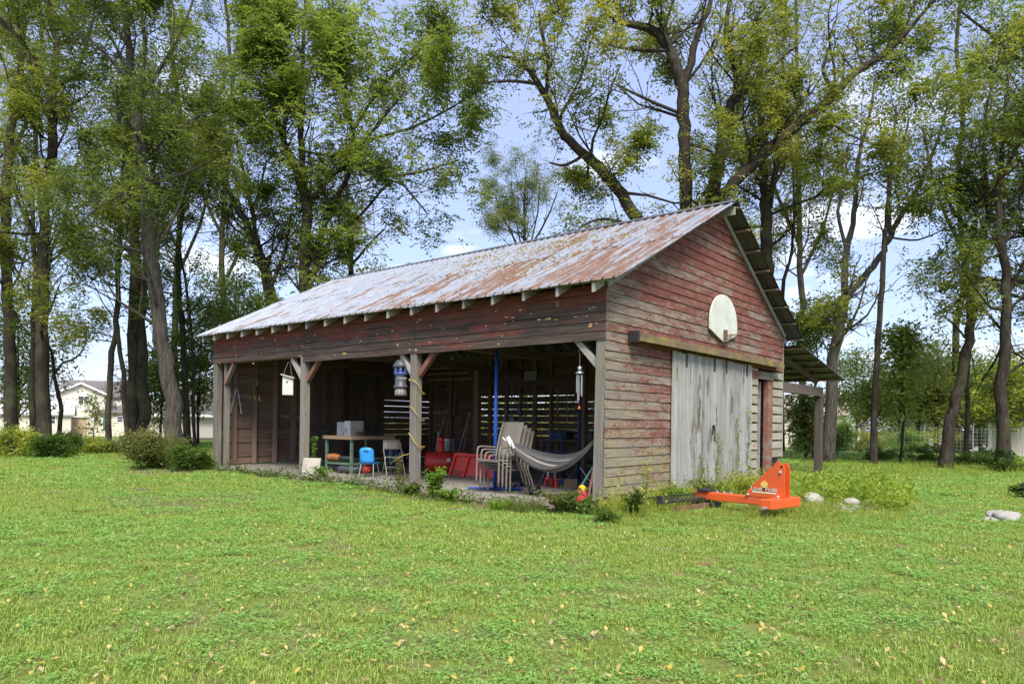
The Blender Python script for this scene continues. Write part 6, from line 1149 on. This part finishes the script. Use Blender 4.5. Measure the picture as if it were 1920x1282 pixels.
# weeds along the barn foot, groundcover by the stones: nobody could count these
def scatter_leaves(name, label, cat, pts, size, kind, seed, **kw):
    o = obj(name, leaves_mesh(name, np.array(pts), size, LM[kind], rng=np.random.default_rng(seed), **kw)); tag(o, label, cat, kind='stuff'); return o
g = random.Random(31); pts = []
for i in range(520):
    s = g.uniform(-0.4, 12.2); e = -0.95 - 0.5 * math.exp(-((s - 2.0) / 1.8) ** 2); t = g.uniform(e - 0.02, e + 0.5); h = g.uniform(0.04, 0.16)
    if 2.1 < s < 4.1 and t > -1.0 and g.random() < 0.75: continue
    for k in range(12): p = b2w(t + g.gauss(0, 0.07), s + g.gauss(0, 0.07), abs(g.gauss(0, h)) + 0.015); pts.append(tuple(p))
scatter_leaves('front_weeds', 'low weeds along the front edge of the barn floor', 'weeds', pts, 0.06, 'shrub', 1); pts = []
for i in range(520):
    t = g.uniform(-0.5, 8.2); s = -abs(g.gauss(0, 0.45)) - 0.06; h = g.uniform(0.06, 0.22)
    for k in range(12): p = b2w(t + g.gauss(0, 0.08), s + g.gauss(0, 0.08), abs(g.gauss(0, h)) + 0.015); pts.append(tuple(p))
scatter_leaves('gable_weeds', 'tangled weeds along the foot of the gable wall', 'weeds', pts, 0.055, 'lime', 2); pts = []
for i in range(1000):
    x, y = tuple(gnd(g.uniform(1500, 1712), 918 + 62 * g.random() ** 1.4))[:2]; u_ = 960 + FPX * x / y
    if y < 11.9 - max(0.0, (u_ - 1600)) * 0.016 + g.gauss(0, 0.12): continue
    if g.random() < abs(u_ - 1610) / 150 - 0.15 or math.sin(x * 5.1) * math.sin(y * 4.3 + 1) < -0.45: continue
    lift = 0.05 + 0.10 * abs(math.sin(x * 3.3 + y * 2.1))
    for k in range(11): pts.append((x + g.gauss(0, 0.05), y + g.gauss(0, 0.05), abs(g.gauss(lift, lift)) + 0.015))
scatter_leaves('yellow_groundcover', 'bright yellow-green groundcover around the boulders', 'groundcover', pts, 0.105, 'gold', 3, up=0.15, aspect=0.3)
g = random.Random(77); pts = []
for i in range(900):
    t, s, hh = (g.uniform(9.2, 12.5), g.uniform(2.5, 13.5), g.uniform(0.3, 2.3)) if g.random() < 0.75 else (g.uniform(4.5, 9), g.uniform(14.5, 17.0), g.uniform(0.2, 1.5))
    for k in range(9): p = b2w(t + g.gauss(0, 0.3), s + g.gauss(0, 0.3), max(0.05, hh + g.gauss(0, 0.25))); pts.append(tuple(p))
scatter_leaves('rear_thicket', 'green thicket growing behind the barn, glimpsed through the slats', 'thicket', pts, 0.17, 'lime', 4)
def wild_grass():
    rng = np.random.default_rng(8); V = []; F = []; var = []
    def put(x, y, h, w_):
        a = rng.uniform(0, 6.283); dx, dy = math.cos(a), math.sin(a); o = len(V); l = h * rng.uniform(0.3, 0.9)
        for k in range(4): f = k / 3; ww = w_ * (1 - 0.9 * f) / 2; V.extend([(x + dx*l*f*f - dy*ww, y + dy*l*f*f + dx*ww, h * (f - 0.25*f*f)), (x + dx*l*f*f + dy*ww, y + dy*l*f*f - dx*ww, h * (f - 0.25*f*f))])
        for k in range(3): F.append((o+2*k, o+2*k+1, o+2*k+3, o+2*k+2)); var.append(rng.random())
    for i in range(5600):
        t = rng.uniform(-0.9, 5.5); s = -abs(rng.normal(0.0, 0.55)) - 0.1; p = b2w(t, s); put(p.x, p.y, rng.uniform(0.08, 0.34), 0.009)
    for i in range(4200): c = gnd(rng.uniform(1130, 1700), rng.normal(972, 10)); put(c.x, c.y, rng.uniform(0.05, 0.17), 0.008)
    for i in range(2200): c = gnd(rng.uniform(1400, 1580), rng.uniform(925, 975)); put(c.x, c.y, rng.uniform(0.06, 0.22), 0.009)
    for i in range(1500): s = rng.uniform(-0.3, 6); p = b2w(-1.0 - 0.5 * math.exp(-((s - 2.0) / 1.8) ** 2) + rng.normal(0, 0.14), s); put(p.x, p.y, rng.uniform(0.04, 0.14), 0.008)
    for i in range(5000): x = rng.uniform(9, 22); y = rng.uniform(18.5, 24); put(x, y, rng.uniform(0.08, 0.4), 0.016)
    for i in range(4200): x = rng.uniform(-24, -8); y = rng.uniform(22, 27); put(x, y, rng.uniform(0.08, 0.4), 0.016)
    me = bpy.data.meshes.new('tall_grass'); me.from_pydata(V, [], F); me.materials.append(LM['lime']); a = me.attributes.new('var', 'FLOAT', 'FACE'); a.data.foreach_set('value', np.array(var, dtype=np.float32) * 0.75); tag(obj('tall_grass', me), 'unmown tall grass round the barn and along the lawn edges', 'grass', kind='stuff')
wild_grass()

# ------------------------------------------------------------------ lawn: tufts of grass and clover set over the ground
def turf_mat(name, stops):
    m = leaf_mat(name, stops, 0.25, 0.6); return m
GM = turf_mat('grass_blades', [(0.0, (0.139, 0.219, 0.028)), (0.5, (0.234, 0.336, 0.048)), (0.85, (0.339, 0.428, 0.083)), (1.0, (0.466, 0.479, 0.208))]); CM = turf_mat('clover_leaves', [(0.0, (0.139, 0.285, 0.051)), (0.6, (0.221, 0.389, 0.076)), (1.0, (0.327, 0.492, 0.138))]); DM = turf_mat('dry_blades', [(0.0, (0.139, 0.169, 0.049)), (0.6, (0.256, 0.259, 0.104)), (1.0, (0.419, 0.402, 0.221))])
def tuft(i, mat, n, r, h, w_):
    rng = np.random.default_rng(900 + i); V = []; F = []; var = []
    for k in range(n):
        a = rng.uniform(0, 6.283); d = r * math.sqrt(rng.random()); x, y = d*math.cos(a), d*math.sin(a); b_ = rng.uniform(0, 6.283); hh = h * rng.uniform(0.5, 1.15); l = hh * rng.uniform(0.2, 1.1); o = len(V); c, s = math.cos(b_), math.sin(b_); ww = w_ / 2 * rng.uniform(0.7, 1.3)
        V += [(x - s*ww, y + c*ww, 0), (x + s*ww, y - c*ww, 0), (x + c*l*0.4 + s*ww*0.8, y + s*l*0.4 - c*ww*0.8, hh*0.62), (x + c*l*0.4 - s*ww*0.8, y + s*l*0.4 + c*ww*0.8, hh*0.62), (x + c*l, y + s*l, hh*0.9)]; F += [(o, o+1, o+2, o+3), (o+3, o+2, o+4)]; v_ = rng.random(); var += [v_, v_]
    me = bpy.data.meshes.new('tuft'); me.from_pydata(V, [], F); me.materials.append(mat); a_ = me.attributes.new('var', 'FLOAT', 'FACE'); a_.data.foreach_set('value', np.array(var, dtype=np.float32)); return me
def clover(i, n, r):
    rng = np.random.default_rng(950 + i); V = []; F = []; var = []
    for k in range(n):
        a = rng.uniform(0, 6.283); d = r * math.sqrt(rng.random()); x, y, z = d*math.cos(a), d*math.sin(a), rng.uniform(0.012, 0.04); b_ = rng.uniform(0, 6.283); sz = rng.uniform(0.0055, 0.011); tx_, ty_ = rng.normal(0, 0.3), rng.normal(0, 0.3); v_ = rng.random()
        for q in range(3):
            e = b_ + q * 2.094; o = len(V)
            for rr_, da in ((0.0, 0), (0.95, -0.55), (1.25, 0), (0.95, 0.55)): px_, py_ = rr_ * sz * math.cos(e + da), rr_ * sz * math.sin(e + da); V.append((x + px_, y + py_, z + px_ * tx_ + py_ * ty_ + (0.15 * sz if da else 0)))
            F.append((o, o+1, o+2, o+3)); var.append(v_)
    me = bpy.data.meshes.new('clover'); me.from_pydata(V, [], F); me.materials.append(CM); a_ = me.attributes.new('var', 'FLOAT', 'FACE'); a_.data.foreach_set('value', np.array(var, dtype=np.float32)); return me
BARE = [(*tuple(gnd(u, v))[:2], a, b_) for u, v, a, b_ in ((1110, 1194, 0.10, 0.07), (925, 1188, 0.05, 0.04), (1320, 1062, 0.10, 0.06), (870, 955, 0.30, 0.14), (1690, 1028, 0.09, 0.06))]
q = MB()
for bi, (x, y, a, b_) in enumerate(BARE):
    n = 16; rb_ = random.Random(bi); q.raw([(x + a * math.cos(6.283*k/n) * rb_.uniform(0.7, 1.25), y + b_ * math.sin(6.283*k/n) * rb_.uniform(0.7, 1.25), 0.004) for k in range(n)], [tuple(range(n))])
tag(q.build('bare_patches', M['dirt']), 'small worn patches of bare soil in the lawn', 'soil', kind='structure')
def lawn():
    src = bpy.data.collections.new('turf_kinds'); kinds = [tuft(i, GM, 120, 0.12, 0.036, 0.0042) for i in range(3)] + [clover(i, 58, 0.12) for i in range(3)] + [tuft(9, DM, 90, 0.12, 0.028, 0.004)]
    for i, me in enumerate(kinds): o = bpy.data.objects.new('turf_kind_%d' % i, me); src.objects.link(o)
    rng = np.random.default_rng(77); P = []; K = []; S = []
    from mathutils import noise as mn
    for (y0, y1, dens, sc) in ((1.5, 7, 95, 0.9), (7, 13, 52, 1.2), (13, 22, 20, 1.9), (22, 38, 7, 3.0)):
        xm = 0.86 * y1 + 1.5; n = int((y1 - y0) * 2 * xm * dens); X = rng.uniform(-xm, xm, n); Yy = rng.uniform(y0, y1, n); ok = np.abs(X) < 0.86 * Yy + 1.5
        for x, y in zip(X[ok], Yy[ok]):
            t, s = w2b((x, y)); e = -0.95 - 0.5 * math.exp(-((s - 2.0) / 1.8) ** 2)
            if t > e and t < BW + 0.1 and -0.02 < s < BL + 0.2: continue
            if any(((x - q[0]) / q[2]) ** 2 + ((y - q[1]) / q[3]) ** 2 < rng.uniform(0.4, 1.3) for q in BARE): continue
            c = mn.noise((x * 0.45, y * 0.45, 3.0)) + 0.5 * mn.noise((x * 1.6, y * 1.6, 9.0)); d = mn.noise((x * 0.30 + 7, y * 0.30, 1.0)) + 0.5 * mn.noise((x * 1.3, y * 1.3, 5.0))
            near = 1.0 if y < 9 else 0.5
            if c > 0.14 - 0.28 * near + rng.normal(0, 0.15) and rng.random() < 0.62: k = 3 + rng.integers(0, 3)
            elif d > 0.36 + rng.normal(0, 0.18): k = 6
            else: k = rng.integers(0, 3)
            P.append((x, y, ground_z(x, y) + 0.001)); K.append(k); S.append(sc * rng.uniform(0.75, 1.25))
    me = bpy.data.meshes.new('lawn_grass'); me.from_pydata(P, [], [])
    a = me.attributes.new('kind_id', 'INT', 'POINT'); a.data.foreach_set('value', np.array(K, dtype=np.int32)); a = me.attributes.new('size', 'FLOAT', 'POINT'); a.data.foreach_set('value', np.array(S, dtype=np.float32)); a = me.attributes.new('turn', 'FLOAT_VECTOR', 'POINT'); T = np.zeros((len(P), 3), dtype=np.float32); T[:, 2] = rng.uniform(0, 6.283, len(P)); a.data.foreach_set('vector', T.ravel())
    o = obj('lawn_grass', me); tag(o, 'short mown grass and clover of the lawn', 'grass', kind='stuff')
    ng = bpy.data.node_groups.new('turf', 'GeometryNodeTree'); ng.interface.new_socket('Geometry', in_out='INPUT', socket_type='NodeSocketGeometry'); ng.interface.new_socket('Geometry', in_out='OUTPUT', socket_type='NodeSocketGeometry')
    gi, go = ng.nodes.new('NodeGroupInput'), ng.nodes.new('NodeGroupOutput'); ci = ng.nodes.new('GeometryNodeCollectionInfo'); ci.inputs[0].default_value = src; ci.inputs[1].default_value = True; ci.inputs[2].default_value = True
    ip = ng.nodes.new('GeometryNodeInstanceOnPoints'); ip.inputs['Pick Instance'].default_value = True
    def attr(nm, ty): n = ng.nodes.new('GeometryNodeInputNamedAttribute'); n.data_type = ty; n.inputs[0].default_value = nm; return n.outputs[0]
    ng.links.new(gi.outputs[0], ip.inputs['Points']); ng.links.new(ci.outputs[0], ip.inputs['Instance']); ng.links.new(attr('kind_id', 'INT'), ip.inputs['Instance Index']); ng.links.new(attr('size', 'FLOAT'), ip.inputs['Scale'])
    er = ng.nodes.new('FunctionNodeEulerToRotation'); ng.links.new(attr('turn', 'FLOAT_VECTOR'), er.inputs[0]); ng.links.new(er.outputs[0], ip.inputs['Rotation']); ng.links.new(ip.outputs[0], go.inputs[0])
    m = o.modifiers.new('turf', 'NODES'); m.node_group = ng
lawn()

# ------------------------------------------------------------------ fallen leaves
FL = leaf_mat('fallen_leaves', [(0.0, (0.38, 0.29, 0.05)), (0.4, (0.46, 0.36, 0.10)), (0.7, (0.44, 0.34, 0.19)), (0.88, (0.26, 0.16, 0.08)), (1.0, (0.14, 0.08, 0.045))], 0.15, 0.7)
CL = [(2.6, 3.0), (3.3, 2.9), (4.2, 3.1), (5.0, 2.7), (1.6, 2.6), (5.8, 3.2), (2.2, 1.4), (3.4, 1.8)]
def fallen():
    rng = np.random.default_rng(55); C = []
    while len(C) < 6200:
        y = 2.0 + 20 * rng.random() ** 1.25; x = rng.uniform(-1, 1) * (0.84 * y + 1); t, s = w2b((x, y))
        if t > -0.2 and t < BW + 0.1 and -0.05 < s < BL: continue
        if x < -3 and rng.random() < 0.45: continue
        C.append((x, y, ground_z(x, y) + rng.uniform(0.02, 0.05)))
    for i in range(260): t = rng.uniform(-1.2, 1.6); s = rng.uniform(0.2, 12); p = b2w(t, s); C.append((p.x, p.y, 0.05))
    o = obj('fallen_leaves', leaves_mesh('fallen_leaves', np.array(C), 0.043, FL, up=0.85, aspect=0.55, rng=rng)); tag(o, 'yellow and tan fallen leaves scattered over the lawn', 'leaves', kind='stuff'); C = []
    while len(C) < 1300:
        t = rng.uniform(-0.2, BRT); cl_ = CL[rng.integers(0, len(CL))]; s = rng.normal(cl_[0], 0.35) if rng.random() < 0.6 else rng.normal(3.8, 2.5); t = rng.normal(cl_[1], 0.3) if rng.random() < 0.6 else t
        if not (-0.3 < s < 12.4 and -0.25 < t < BRT - 0.02): continue
        if rng.random() > 0.35 + 0.65 * math.exp(-((t - 2.6) / 1.2) ** 2): continue
        p = b2w(t, s); C.append((p.x, p.y, RZ - (BRT - t) * ESL + 0.035))
    o = obj('roof_leaves', leaves_mesh('roof_leaves', np.array(C), 0.065, FL, up=0.9, aspect=0.5, rng=rng, var=rng.random(len(C)) * 0.65)); tag(o, 'yellow fallen leaves caught on the tin roof', 'leaves', kind='stuff')
    # bare scraps: dug-up soil and twigs
    for u, v, sz, lb in ((1322, 1060, 0.10, 'small dark clod of soil in the lawn right of centre'), (1690, 1026, 0.09, 'small dark clod of soil near the right side of the lawn')):
        stone('soil_clod', lb, u, v, sz * 1.6, 0.035, int(u), 'rust_brown', d_=sz, spike=0.3)
fallen()
